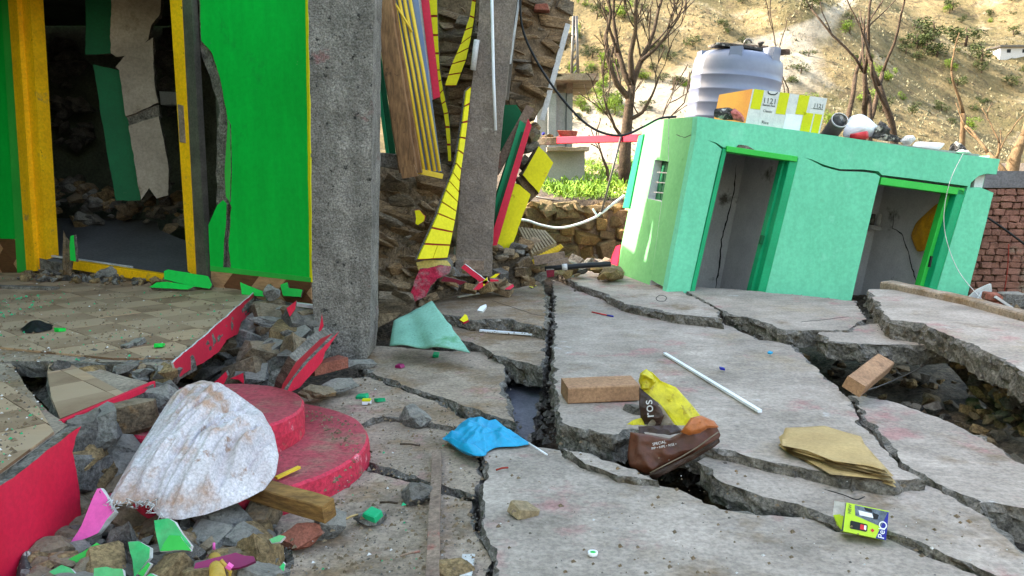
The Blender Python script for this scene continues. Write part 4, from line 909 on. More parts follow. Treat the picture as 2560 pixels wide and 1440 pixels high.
# ------------------------------------------------------------------ on the hut roof
RT = HH - .02
tank = E('water_tank', hl(.85, 1.2, RT), 'big ribbed white plastic water tank on the hut roof', 'tank')
def lathe(name, prof, base, up, m, parent, n=56, xdir=V((1, 0, 0))):
    s = (xdir - up * xdir.dot(up)).normalized(); u = up.cross(s); vs = []; fs = []
    for r, z in prof:
        for k in range(n):
            a = 2 * math.pi * k / n; vs.append(base + up * z + (s * math.cos(a) + u * math.sin(a)) * r)
    for i in range(len(prof) - 1):
        for k in range(n):
            j = (k + 1) % n; fs.append((i * n + k, i * n + j, (i + 1) * n + j, (i + 1) * n + k))
    if prof[0][0] > 0: fs.append(tuple(reversed(range(n))))
    if prof[-1][0] > 0: fs.append(tuple((len(prof) - 1) * n + k for k in range(n)))
    return mk(name, vs, fs, m, parent, True)
tu = (V((.11, 0, 1))).normalized(); tb = at(1826, 296, 10.25)
prof = [(.56, -.25)]
for k in range(4):
    z = -.05 + k * .165; prof += [(.555, z), (.566, z + .012), (.566, z + .022), (.552, z + .032), (.556, z + .09)]
prof += [(.552, .62), (.54, .69), (.50, .74), (.42, .775), (.25, .79), (.0, .795)]
shl = lathe('shell', [(r * .985, z) for r, z in prof], tb, tu, m_tank, tank)
for a in (20, 75, 130, 190, 250, 310):
    d = V((math.cos(R(a)), math.sin(R(a)), 0)); s = V((-d.y, d.x, 0)); c = tb + tu * .69
    vs = [c + d * .53 + s * .08 + tu * -.06, c + d * .53 - s * .08 + tu * -.06, c + d * .25 - s * .08 + tu * .06, c + d * .25 + s * .08 + tu * .06, c + d * .53 + s * .07 + tu * .12, c + d * .53 - s * .07 + tu * .12, c + d * .27 - s * .07 + tu * .12, c + d * .27 + s * .07 + tu * .12]
    mk('lug', vs, BF, m_tank, shl)
bo = E('tank_cover_board', tb + tu * .82, 'dark old boards weighed down on top of the water tank', 'board')
bar('board', tb + tu * .83 + V((-.4, -.25, .03)), tb + tu * .82 + V((.5, -.2, -.05)), .22, .03, m_cloth, bo, wob=.01, seg=5); bar('board', tb + tu * .86 + V((-.35, -.05, .03)), tb + tu * .85 + V((.3, .1, .02)), .3, .025, m_woodg, bo, wob=.015, seg=5); bar('board', tb + tu * .82 + V((.1, -.1, -.02)), tb + tu * .79 + V((.52, -.3, -.02)), .2, .04, m_bagd, bo, wob=.01, seg=5)
tag(rock('stone', tb + tu * .88 + V((.17, -.22, 0)), (.1, .1, .09), RUB[2], None, rnd=rw), 'dark stone weighing down the tank cover board', 'stone')
hk = tube('tank_hook', [tb + tu * .84 + V((.02 + .045 * math.cos(a), -.25, .04 + .045 * math.sin(a))) for a in [i * .5 for i in range(8)]], .012, m_gmetal, 6); tag(hk, 'curved grey pipe hook on top of the water tank', 'hook')
# carton 1121
ct = E('rice_carton', hl(1.2, .35, RT), 'torn yellow and white striped carton printed 1121 on the hut roof', 'carton')
cpl = (hl(0, .12, 0), HF[1])
C = {k: hit(*p, cpl) for k, p in dict(bl=(1864, 306), br=(2050, 328), tl=(1882, 222), tr=(2068, 246)).items()}
cx_, cyv = (C['br'] - C['bl']), (C['tl'] - C['bl']); cdv = hy * .42 + V((-.03, 0, .0))
def cf(u, v, off=.0): return C['bl'] + cx_ * u + cyv * v + HF[1] * off
cbd = mk('body', [cf(0, -.25), cf(1, -.25), cf(1, 1), cf(0, 1)] + [cf(0, -.25) + cdv + V((-.16, 0, 0)), cf(1, -.25) + cdv, cf(1, 1) + cdv, cf(0, 1) + cdv + V((-.16, 0, -.02))], [(0, 1, 2, 3), (1, 5, 6, 2), (5, 4, 7, 6), (4, 0, 3, 7), (4, 5, 1, 0), (3, 2, 6, 7)], [m_cartw, m_carto], ct, fm=[0, 0, 0, 1, 0, 0])
def cquad(u0, v0, u1, v1, m, nm='stripe'): return mk(nm, [cf(u0, v0, .003), cf(u1, v0, .003), cf(u1, v1, .003), cf(u0, v1, .003), cf(u0, v0, .001), cf(u1, v0, .001), cf(u1, v1, .001), cf(u0, v1, .001)], BF, m, cbd)
cquad(.02, .42, .15, 1, m_carty); cquad(.36, .36, .49, 1, m_carty); cquad(.62, .42, .76, 1, m_carty); cquad(.73, -.2, .86, .5, m_carty); cquad(.88, -.2, .98, .5, m_carty); cquad(.16, -.1, .34, .9, m_cartw, 'label_panel'); cquad(.80, .5, .99, .88, m_cartw, 'label_panel'); cquad(.5, -.2, .72, .4, m_white, 'torn_patch')
for i, (s_, u, v, sz) in enumerate((('1121', .25, .70, .085), ('Basmati Rice', .25, .58, .030), ('Classic', .25, .40, .04), ('1121', .905, .74, .065), ('Basmati Rice', .905, .66, .024), ('Rice', .25, .06, .05))):
    text('print', s_, cf(u, v, .006), cx_, cyv, sz, m_ink, cbd)
cquad(.17, .545, .33, .555, m_ink, 'print_rule'); cquad(.81, .63, .98, .638, m_ink, 'print_rule')
lab = tube('handle_slot', [cf(.20, .99, .006), cf(.21, .93, .006), cf(.25, .90, .006), cf(.30, .91, .006), cf(.33, .98, .006)], .006, m_black, 6, ct)
tw = plank('roof_board', hl(.95, .5, RT + .44), hl(1.62, .5, RT + .36), .2, .03, m_woodg, 'thin curled board lying on the 1121 carton', 'board', wob=.02, seg=6)
dr = blob('black_basket', [hit(x, y, cpl) for x, y in [(1784,292),(1786,272),(1822,268),(1842,278),(1846,300),(1810,300)]], HF[1], .06, m_cloth, None, 8, 40, lambda q, t, d: .03 * pm(q, 30), .06); tag(dr, 'crumpled black mesh basket between the tank and the carton', 'basket')
pk = blob('pink_bag', [hit(x, y, (hl(0, .05, 0), HF[1])) for x, y in [(1826,280),(1836,270),(1852,282),(1862,296),(1860,306),(1834,300)]], HF[1], .05, m_pinkbag, None, 8, 40, lambda q, t, d: .03 * pm(q, 30), .05); tag(pk, 'crumpled pink plastic bag against the 1121 carton', 'bag')
pa, pb = hit(2092, 340, (hl(0, .3, 0), HF[1])), hit(2100, 300, (hl(0, .25, 0), HF[1]))
pt = E('pipe_section', pa, 'short wide dark pipe open towards the yard on the hut roof', 'pipe')
ax_ = (V((.02, -.75, .42))).normalized(); pc = hit(2100, 300, (hl(0, .22, 0), HF[1]))
lathe('wall', [(.095, -.42), (.095, 0), (.085, 0), (.083, -.40), (0, -.41)], pc, ax_, m_pipe, pt, 28)
lathe('rim', [(.098, -.015), (.098, .004), (.088, .004), (.088, -.015), (.098, -.015)], pc, ax_, m_whited, pt, 28)
def roofblob(name, px, v, h, m, label, cat, wr=.02, fq=16, bot=.06):
    o = blob(name, [hit(x, y, (hl(0, v, 0), HF[1])) for x, y in px], HF[1], h, m, None, 10, 48, lambda q, t, d: wr * (pm(q, fq) + .5 * pm(q, fq * 2.5)), bot); return tag(o, label, cat)
roofblob('white_sack', [(2106,342),(2112,310),(2128,290),(2154,284),(2172,294),(2190,312),(2206,318),(2186,340),(2150,345)], .4, .12, m_white, 'bulging white plastic sack beside the dark pipe on the hut roof', 'sack', .03, 9, .14)
tube('red_can', [hit(2128, 344, (hl(0, .25, 0), HF[1])), hit(2168, 337, (hl(0, .1, 0), HF[1]))], .045, m_redc, 16); tag(bpy.data.objects['red_can'], 'red can lying on the hut roof edge below the white sack', 'can')
roofblob('rag_heap', [(2176,345),(2188,326),(2200,300),(2220,312),(2212,330),(2240,340),(2262,350),(2252,356),(2210,352)], .3, .05, m_cloth, 'heap of dark and pale rags on the hut roof edge', 'rags', .05, 14)
roofblob('rolled_cloth', [(2250,352),(2262,340),(2284,338),(2290,348),(2276,362),(2262,364)], .3, .05, m_whited, 'rolled off-white cloth beyond the rags on the hut roof', 'cloth', .03, 14)
roofblob('white_sheet', [(2280,366),(2288,354),(2330,356),(2364,358),(2352,372),(2330,378)], .6, .05, m_white, 'flat bright white sheet lying on the hut roof', 'sheet', .01, 8)
roofblob('dry_weeds', [(2370,382),(2376,362),(2392,352),(2410,364),(2420,378),(2404,388)], .3, .05, m_cloth, 'clump of dark dry weeds on the hut roof edge', 'weeds', .05, 30)
roofblob('white_wrapper', [(2388,380),(2404,372),(2420,376),(2430,384),(2410,386)], .1, .03, m_whited, 'crumpled white wrapper on the roof edge above the second doorway', 'wrapper', .03, 26)
# wires
def wire(name, px, D, r, m, label, cat='wire'):
    P = []
    for i in range(len(px)): P.append(at(px[i][0], px[i][1], D[i] if hasattr(D, '__len__') else D))
    Q_ = []
    for i in range(len(P) - 1):
        p0, p1, p2, p3 = P[max(i - 1, 0)], P[i], P[i + 1], P[min(i + 2, len(P) - 1)]
        for j in range(6):
            t = j / 6; Q_.append(.5 * ((2 * p1) + (p2 - p0) * t + (2 * p0 - 5 * p1 + 4 * p2 - p3) * t * t + (3 * p1 - p0 - 3 * p2 + p3) * t ** 3))
    Q_.append(P[-1]); o = tube(name, Q_, r, m, 6); return tag(o, label, cat)
wire('black_cable', [(1302,-60),(1304,60),(1340,150),(1400,240),(1460,305),(1510,333),(1560,338),(1610,316),(1650,296),(1690,292)], [8.9, 8.9, 8.9, 8.9, 8.9, 8.9, 8.9, 8.95, 9.1, 9.2], .013, m_black, 'thick black cable swooping from the tilted masonry to the hut roof', 'cable')
wire('pale_wire', [(2408,384),(2380,440),(2364,500),(2360,560),(2372,620),(2398,680),(2436,728),(2480,770),(2560,815),(2640,850)], [8.9, 8.8, 8.8, 8.8, 8.75, 8.6, 8.3, 8.0, 7.6, 7.4], .004, m_whited, 'thin pale wire trailing from the hut roof past the second doorway')
wire('steel_wire', [(2010,806),(2060,800),(2160,796),(2300,800),(2420,802),(2424,822),(2380,870),(2300,920),(2200,965),(2130,985)], [7.6, 7.6, 7.5, 7.3, 7.2, 6.9, 6.4, 6.0, 5.6, 5.45], .004, m_gmetal, 'looped thin steel wire crossing the far slabs and the pit')
wire('rebar_curl', [(1640,745),(1650,738),(1665,742),(1662,752),(1645,752),(1640,745)], 7.75, .004, m_gmetal, 'curled rusty wire sticking from the far slab edge')
# ================================================================== terrace behind: wall, garden, path, trees
rt = E('retaining_wall', (1.0, 11.5, .3), 'dry stone retaining wall below the sunlit garden', 'wall')
RWp = PD(11.5)
cuboid('core', (-1.5, 11.55, -.1), (3.2, 11.85, 1.0), m_mortar, rt)
masonry(rt, [(1240,540),(1300,520),(1420,520),(1560,530),(1640,560),(1640,720),(1240,720)], RWp, (1, 0, .05), (.16, .42), (.1, .24), .3, WSTONE, 21, BLOCKS + ROCKS[:3], out=.07)
fits([(1300,505),(1560,505),(1560,530),(1300,530)], GP(1.06, 0, 0), 22, .12, .34, rw, lambda p, s: rock('coping_stone', V((p.x, min(max(p.y, 11.5), 12.1), 1.04)), (s * 1.2, s, s * .6), rw.choice(WSTONE), rt, rnd=rw))
fits([(1330,640),(1540,640),(1540,690),(1330,690)], GP(.32), 40, .08, .3, rw, lambda p, s: tag(rock('fallen_stone', p, (s * 1.2, s, s * .6), rw.choice(WSTONE + RUB), None, rnd=rw), 'sunlit stone fallen at the foot of the retaining wall', 'stone', 'stones below the retaining wall'))
# path and beds on the terrace
path_pts = [(1345,372),(1420,392),(1500,430),(1575,475),(1575,500),(1480,452),(1400,412),(1340,392)]
pp_ = panel('path', path_pts, GP(1.24, 0, .05, 0, 13), .06, [m_path], None, .05, .15, dv=V((0, 0, -.2))); tag(pp_, kind='structure')
def bed(name, px, z, n, sz, m, label, seed, hgt):
    rnd = random.Random(seed); vs = []; fs = []
    xs = [p[0] for p in px]; ys = [p[1] for p in px]; k = 0
    while k < n:
        x, y = rnd.uniform(min(xs), max(xs)), rnd.uniform(min(ys), max(ys))
        if not inpoly(x, y, px): continue
        p = gz(x, y, z)
        if p.y > 30 or p.y < 12.0: continue
        k += 1; p.z = T(p.x, p.y) + abs(rnd.gauss(0, hgt))
        a = V((rnd.gauss(0, 1), rnd.gauss(0, 1), rnd.gauss(.8, .6))).normalized(); s, u = frame_of(a); q = sz * rnd.uniform(.6, 1.3); b = len(vs)
        vs += [p - s * q * .35, p + a * q * .5 + u * q * .1, p + s * q * .35, p + a * q]; fs.append((b, b + 1, b + 3)); fs.append((b + 1, b + 2, b + 3))
    return tag(mk(name, vs, fs, m), label, 'crop', kind='stuff')
bed('garden_plants', [(1340,440),(1420,436),(1520,468),(1570,488),(1560,516),(1440,502),(1350,486)], 1.17, 5200, .1, m_leaf, 'low green crop plants in the sunlit garden below the path', 3, .07)
bed('garden_plants', [(1462,402),(1560,402),(1572,460),(1530,446),(1470,420)], 1.33, 2600, .14, m_leaf, 'taller green plants around the tree foot above the path', 4, .16)
# bare trees
def leaner(px, base_y, top_px, top_y, D, r, seed, label, m=m_bark, depth=2, group=None, frac=.55, pol=0, sp=1.0):
    b = at(px, base_y, D); b.z = min(b.z, T(b.x, b.y) + .0) if D < 26 else b.z
    tp = at(top_px, top_y, D); d = tp - b
    return bare_tree('bare_tree', b, d, d.length * frac, r, depth, seed, m, label, group, pol=pol, sp=sp)
def limbed_tree(name, D, trunk, limbs, label, m, r0, seed, tw=10, sp=.8):
    rnd = random.Random(seed); P = lambda q, j=0: at(q[0], q[1], D + j)
    b = P(trunk[0]); b.z = T(b.x, b.y) - .05; root = E(name, b, label, 'tree'); n = len(trunk)
    tube('trunk', [b] + [P(q) for q in trunk[1:]], [r0 * (1.25 - .55 * i / (n - 1)) for i in range(n)], m, 10, root)
    vs = []; fs = []
    for k, lm in enumerate(limbs):
        j = rnd.uniform(-.7, .7); pts = [P(q, j * i / (len(lm) - 1)) for i, q in enumerate(lm)]; fine = []
        for i in range(len(pts) - 1):
            for t in range(4): fine.append(pts[i].lerp(pts[i + 1], t / 4) + nv(pts[i].lerp(pts[i + 1], t / 4), 1.7) * .05)
        fine.append(pts[-1]); rr_ = r0 * (.62 if k < 4 else .4); rad = [max(.014, rr_ * (1 - .75 * i / len(fine))) for i in range(len(fine))]
        tube('limb', fine, rad, m, 7, root)
        for _ in range(tw // 3):
            i = rnd.randrange(3, len(fine)); d = (fine[min(i + 1, len(fine) - 1)] - fine[i - 1]).normalized(); segs = []
            grow(fine[i], (d * .6 + V((rnd.gauss(0, .5), rnd.gauss(0, .4), .5))).normalized(), rnd.uniform(.35, .85), rad[i] * .6, 2, rnd, segs, 0, sp)
            for p_, r_, dp in segs:
                v, f = tube('', p_, [max(.009, q * .9) for q in r_], m, 4, data_only=True); bb = len(vs); vs += v; fs += [tuple(x + bb for x in q) for q in f]
    mk('twigs', vs, fs, m, root, True); return root
limbed_tree('bare_tree', 15.5, [(1562,445),(1562,390),(1566,330),(1572,270),(1580,215)], [[(1580,215),(1562,175),(1546,120),(1538,50),(1530,-60)],[(1580,215),(1600,160),(1622,110),(1640,50),(1664,-50)],[(1574,250),(1540,210),(1520,150),(1514,90),(1524,30),(1518,-40)],[(1582,205),(1580,140),(1592,70),(1586,-50)],[(1606,150),(1640,120),(1668,84),(1700,40)],[(1548,130),(1524,80),(1506,20)],[(1570,300),(1606,280),(1632,236),(1652,190)],[(1564,350),(1536,320),(1510,250)]], 'tall bare dark-branched tree rising from the garden behind the hut', m_bark, .105, 5)
leaner(1525, 440, 1500, 330, 15.0, .04, 15, 'thin leafless shrub stem beside the tall garden tree', depth=2)
leaner(1600, 420, 1668, 190, 16.5, .05, 8, 'bent bare sapling leaning away from the tall garden tree', depth=3, frac=.5)
for i, (bx, by, tx, ty, D, r, s, lb) in enumerate((
    (2118,330,2098,100,17.0,.06,31,'pollarded bare tree behind the carton with a forked top'), (2135,320,2150,85,18.0,.06,32,'straight pollarded bare tree just past the dark roof pipe'),
    (2165,320,2205,90,17.5,.06,33,'leaning pollarded bare tree above the white roof sack'), (2190,310,2240,175,17.0,.045,34,'short pollarded stem with a stubby fork above the rags'),
    (2232,340,2345,140,16.0,.07,35,'long slanting pollarded trunk above the rolled cloth'), (2005,235,2008,130,16.0,.025,36,'single thin upright stick behind the carton'),
    (2395,390,2450,235,15.5,.055,37,'pale forked sapling above the hut roof corner'), (2468,425,2520,330,15.0,.03,38,'thin pale stems above the hut corner'),
    (2520,470,2545,300,14.5,.10,39,'thick bare trunk rising behind the brick wall'), (2552,420,2480,340,14.0,.05,40,'cut slanting branch over the brick wall'))):
    leaner(bx, by, tx, ty, D, r * 1.35, s, lb, m_barkp if i in (6, 7, 8, 9) else m_bark, 2, 'pollarded trees behind the hut', .78, 1, .7)
# grey block house, red beam, trough, pole, hose
gb = E('grey_outbuilding', at(1385, 330, 17), 'small grey outbuilding with an overhanging flat roof', 'building')
b0 = at(1342, 330, 17); b1 = at(1432, 232, 17)
cuboid('wall', (b0.x, 17, 1.0), (b1.x, 19, b1.z), m_roofg, gb)
r0, r1 = at(1366, 206, 16.8), at(1492, 192, 16.8); cuboid('roof', (b0.x - .4, 16.4, r0.z), (r1.x, 19.4, r1.z + .02), m_concl, gb)
q0, q1 = at(1416, 232, 16.9), at(1432, 204, 16.9); cuboid('post', (q0.x, 16.9, q0.z), (q1.x, 17.1, q1.z), m_woodg, gb)
cuboid('post', (at(1372, 0, 16.8).x, 16.7, 1.0), (at(1392, 0, 16.8).x, 16.95, r0.z), m_roofg, gb)
cuboid('joint', (at(1417, 0, 16.98).x, 16.975, 1.0), (at(1419, 0, 16.98).x, 16.99, b1.z), m_black, gb)
lt = E('lattice_pole', at(1437, 205, 26), 'thin lattice power pole rising behind the grey outbuilding', 'pole')
a_, c_ = at(1428, 210, 26), at(1434, 40, 26)
tube('leg', [a_, c_], .05, m_gmetal, 5, lt); tube('leg', [a_ + V((.22, 0, 0)), c_ + V((.08, 0, 0))], .05, m_gmetal, 5, lt)
for i in range(9): tube('brace', [a_.lerp(c_, i / 9), (a_ + V((.22, 0, 0))).lerp(c_ + V((.08, 0, 0)), (i + 1) / 9)], .03, m_gmetal, 4, lt)
rbm = E('red_ledge', at(1500, 352, 12.6), 'long crimson painted ledge joining the ruin to the hut', 'ledge')
bar('beam', at(1396, 351, 12.2), at(1604, 345, 10.8), .14, .10, m_red, rbm); bar('beam_end', at(1330, 355, 12.3), at(1396, 351, 12.2), .16, .11, m_concl, rbm, wob=.02, seg=6)
tag(rock('brick', at(1418, 334, 12.2), (.30, .12, .09), m_brick, None, (0, 0, .15), BLOCKS, rw), 'single orange-red brick resting on the crimson ledge', 'brick')
for x, y, s in ((1345,342,.14),(1362,344,.18),(1376,340,.12),(1332,346,.1)): tag(rock('stone', at(x, y, 12.3), (s, s, s * .5), RUB[3], None, rnd=rw), 'pale stone lying on the bare end of the crimson ledge', 'stone', 'stones on the ledge')
tag(rock('blue_cap', at(1359, 335, 12.25), (.06, .06, .06), m_navy, None, rnd=rw), 'small blue plastic cap among the stones on the ledge', 'scrap')  # blue bottle cap lying on the ledge
tr = E('concrete_trough', at(1420, 400, 15.2), 'grey concrete trough with a pale slab lid under the crimson ledge', 'trough')
t0, t1 = at(1350, 412, 15.2), at(1462, 378, 15.2); cuboid('body', (t0.x, 15.2, 1.1), (t1.x, 16.2, t1.z), m_roofg, tr)
bar('lid', at(1366, 374, 15.0), at(1470, 373, 15.0), .5, .07, m_concl, tr, wob=.02, seg=6)
po = tube('hut_pole', [at(1553, 340, 11.0), at(1530, 430, 11.0), at(1500, 545, 11.0)], .016, m_gmetal, 8); tag(po, 'slim grey pole standing before the retaining wall', 'pole')
wire('white_hose', [(1290,548),(1320,552),(1350,562),(1395,570),(1440,562),(1490,542),(1530,512),(1562,488)], 11.0, .018, m_white, 'white plastic hose sagging in front of the retaining wall', 'hose')
wire('white_hose', [(1494,540),(1488,532),(1482,522)], 11.0, .014, m_white, 'short white hose end near the slim grey pole', 'hose')
tag(tube('garden_rail', [at(1340, 492, 12.0), at(1480, 518, 12.0)], .015, m_gmetal, 6), 'thin grey rail along the front edge of the garden', 'rail')

# ------------------------------------------------------------------ brick wall on the right
bw = E('brick_wall', (6.9, 10.6, .2), 'old red brick wall with a grey coping behind the hut corner', 'wall')
cuboid('mortar_core', (5.85, 10.66, -.1), (9.2, 10.95, 1.34), m_mortar, bw)
cuboid('coping', (5.85, 10.58, 1.342), (9.2, 11.0, 1.56), mat('grey_coping', S(120, 114, 116), S(100, 95, 96), 3, .9, .5, 20, .25, bd=.02), bw)
rbk = random.Random(9); k = 0
for j in range(16):
    x = 5.9 - (j % 2) * .09 - rbk.uniform(0, .04)
    while x < 8.3:
        l = rbk.choice((.115, .19, .12, .2, .16)); z = -.08 + j * .088
        rock('brick', V((x + l / 2, 10.64 + rbk.uniform(-.012, .012), z + .044)), (l - .012, .1, .078), m_brickw, bw, (rbk.gauss(0, .02), rbk.gauss(0, .03), rbk.gauss(0, .02)), BLOCKS, rbk); x += l
wire('black_rod', [(2462,540),(2510,572),(2580,625)], 10.4, .014, m_black, 'black rod leaning across the brick wall', 'rod')
wire('red_string', [(2522,610),(2518,680),(2508,745)], 10.5, .006, m_maroon, 'reddish string hanging down the brick wall', 'string')
pl_ = E('torn_poster_bag', at(2450, 740, 9.2), 'torn white plastic bag propped in front of the brick wall', 'bag')
panel('sheet', [(2416,748),(2444,724),(2478,710),(2480,728),(2462,736),(2440,760),(2434,756)], PD(9.2), .03, [m_whited], pl_, .01, .04)
bar('rod', at(2436, 762, 9.15), at(2456, 730, 9.15), .02, .02, m_white, pl_)
rr = random.Random(77)
for x, y, s, ml, lb in ((2480,742,.16,m_brick,'brick'),(2496,762,.18,m_brick,'brick'),(2528,745,.2,RUB[0],'stone'),(2552,752,.2,RUB[0],'stone'),(2520,770,.16,RUB[1],'stone')):
    tag(rock('fallen_' + lb, at(x, y, 9.0), (s * 1.3, s * .8, s * .6), ml, None, (0, rr.uniform(-.3, .3), rr.uniform(-.4, .4)), BLOCKS, rr), 'fallen %s in the corner heap below the brick wall' % lb, lb, 'debris below the brick wall')
plank('white_lath', at(2488, 742, 8.9), at(2530, 770, 8.9), .03, .03, m_whited, 'pale lath slanting over the debris below the brick wall', 'lath')
plank('red_tray', at(2500, 775, 8.7), at(2560, 782, 8.7), .2, .05, m_brick, 'broken reddish tray in front of the brick wall', 'tray')

# ------------------------------------------------------------------ hillside growth and far houses
def hillpt(px, py):
    d = ray(px, py); t = 60.0
    while t < 420:
        p = CAM + d * t
        if p.z < HZ(p.x, p.y): return p
        t += .8
    return None
def shrub_mesh(seed, m, n=420):
    rnd = random.Random(seed); cs = []
    for i in range(7): cs.append((V((rnd.uniform(-.35, .35), rnd.uniform(-.35, .35), rnd.uniform(.2, .75))), rnd.uniform(.16, .3), rnd.uniform(.14, .28)))
    vs, fs = leaf_cloud(cs, n, .10, seed); me = bpy.data.meshes.new('shrub_shape'); me.from_pydata(vs, [], fs); me.materials.append(m); return me
SHR = [shrub_mesh(i, m_leafd) for i in range(4)] + [shrub_mesh(10 + i, m_leafb) for i in range(2)]
def shrub(px, py, s, pool, label, group=None):
    p = hillpt(px, py)
    if p is None: return
    me = rw.choice(pool); r = E('shrub', p + V((0, 0, -.2)), label, 'shrub', group)
    c = bpy.data.objects.new('crown', me); COL.objects.link(c); c.location = p + V((0, 0, -.1)); c.scale = (s, s, s * rw.uniform(.7, 1.0)); c.rotation_euler = (0, 0, rw.uniform(0, 6.28)); adopt(c, r)
    tube('trunk', [p + V((0, 0, -.5)), p + V((.05 * s, 0, .3 * s)), p + V((0, 0, .55 * s))], [.05 * s, .035 * s, .015 * s], m_bark, 5, r)
for px, py, s, pl0, lb in ((2412,118,7.5,SHR[:4],'large dark rounded tree alone on the upper hillside'),(2330,105,7,SHR[:4],'dark spreading tree beside the rounded one on the hillside'),(2312,140,6,SHR[:4],'dark bush growing downhill of the spreading hillside tree'),(2290,125,5,SHR[:4],'smaller bush left of the dark hillside trees near the spreading one'),
    (2452,160,5,SHR[:4],'dark bush just below the far white hillside house'),(2340,150,4.5,SHR[:4],'low dark bush below the three hillside trees'),(1560,45,4,SHR[4:],'greenish bush beside the top of the tall bare tree'),(2380,25,4.5,SHR[:4],'olive bush high on the hillside above the rounded tree')):
    shrub(px, py, s, pl0, lb)
n = 0
while n < 95:
    px, py = rw.uniform(1400, 2560), rw.uniform(-10, 330)
    if abs((px - 1690) - (330 - py) * 1.35) < 130 - .3 * (330 - py) and rw.random() < .85: continue
    dk = rw.random() < .75; sz = rw.uniform(1.2, 3.4); shrub(px, py, sz, SHR[:4] if dk else SHR[4:], ('small' if sz < 2 else 'mid-sized' if sz < 2.8 else 'broad') + (' dark olive' if dk else ' yellow-green') + ' scrub bush dotted over the dry hillside', 'scrub on the hillside'); n += 1
for i in range(16):
    shrub(rw.uniform(1430, 1560), rw.uniform(170, 300), rw.uniform(2, 4), SHR[4:], 'yellow-green bush in the gully behind the grey outbuilding', 'gully bushes')
# dry grass tufts: too many to count
rnd = random.Random(99); vs = []; fs = []
for i in range(16000):
    px, py = rnd.uniform(1330, 2700), rnd.uniform(-60, 380); dd = ray(px, py)
    y = rnd.uniform(78, 200); x = y * (px - 1280) / FPX; z = HZ(x, y); s = rnd.uniform(.15, .5)
    if abs(x - 7 - 1.67 * z) < 31 - .95 * z and rnd.random() < .8: continue
    b = len(vs); a = rnd.uniform(0, 6.28)
    for k in range(3): vs.append(V((x + s * .6 * math.cos(a + k * 2.09), y + s * .6 * math.sin(a + k * 2.09), z - .1)))
    vs.append(V((x + rnd.gauss(0, .15), y + rnd.gauss(0, .15), z + s * .7))); fs += [(b, b + 1, b + 3), (b + 1, b + 2, b + 3), (b + 2, b, b + 3)]
tag(mk('grass_tufts', vs, fs, mat('dry_tuft', S(140, 130, 100), S(92, 88, 66), .12, .95, 0, 20, .2), recalc=False), 'dry grass tufts covering the hillside', 'grass', kind='stuff')
def far_house(px, py, w_, h_, label):
    p = hillpt(px, py)
    if p is None: return
    r = E('far_house', p, label, 'house', 'houses on the hillside')
    cuboid('wall', (p.x - w_ / 2, p.y - 1, p.z - 1), (p.x + w_ / 2, p.y + 3, p.z + h_), m_whited, r); cuboid('roof', (p.x - w_ / 2 - .4, p.y - 1.6, p.z + h_), (p.x + w_ / 2 + .4, p.y + 3.4, p.z + h_ + .35), m_gmetal, r)
    for k in (-.25, .2): cuboid('window', (p.x + w_ * k - .4, p.y - 1.02, p.z + .5), (p.x + w_ * k + .4, p.y - 1.005, p.z + h_ * .75), m_black, r)
far_house(2535, 140, 7, 1.6, 'long low white house on the right of the upper hillside')
# ================================================================== things lying in the yard
rf = random.Random(21)
# white woven sack thrown over the round steps
SKP = P3(at(330, 1265, 3.02), at(512, 955, 3.9), at(690, 1120, 3.5))
so_ = [hit(x, y, SKP) for x, y in [(505,950),(545,958),(600,990),(655,1030),(686,1085),(697,1140),(690,1185),(660,1225),(600,1255),(520,1285),(448,1300),(400,1296),(372,1262),(330,1258),(268,1262),(276,1240),(310,1180),(360,1100),(410,1020),(440,978),(470,962)]]
ddir = (at(330, 1280, 3.2) - at(560, 980, 4.05)).normalized(); sdir = ddir.cross(SKP[1]).normalized()
def sackw(q, t, d):
    a = q.dot(sdir); l = q.dot(ddir)
    return .035 * rid((a * 6 + .8 * pm((l, a, 1), 3), l * 1.3, 0), 1) + .03 * rid((q.x, q.y, q.z), 3.1) + (.024 * rid((a * 17 + .6 * pm((l, a, 2), 5), l * 1.5, 7), 1) + .014 * rid((a * 38 + pm((l, a, 3), 6), l * 2.6, 2), 1)) + .008 * pm((a * 26 + pm((l, a, 0), 4), l * 2.4, 3), 1) + .010 * pm((a * 60, l * 5, 5), 1) + .03 * pm(q, 4)
sk = E('woven_sack', so_[0], 'dusty white woven sack thrown over the round crimson steps', 'sack')
blob('body', so_, SKP[1], .12, m_sack, sk, 52, 230, sackw, .10, 2.4)
hem = [hit(x, y, SKP) + SKP[1] * .03 for x, y in [(272,1262),(300,1268),(340,1270),(372,1268),(392,1280),(404,1300)]]
for i in range(40):
    t = rf.uniform(0, len(hem) - 1.01); a = hem[int(t)].lerp(hem[int(t) + 1], t % 1); d = V((rf.gauss(0, .009), rf.gauss(-.004, .009), rf.gauss(-.006, .008)))
    tube('frayed_thread', [a, a + d, a + d * 1.6 + V((rf.gauss(0, .007), rf.gauss(0, .007), -.005)), a + d * 1.2 + V((rf.gauss(0, .01), 0, -.01))], .002, m_whited, 4, sk)
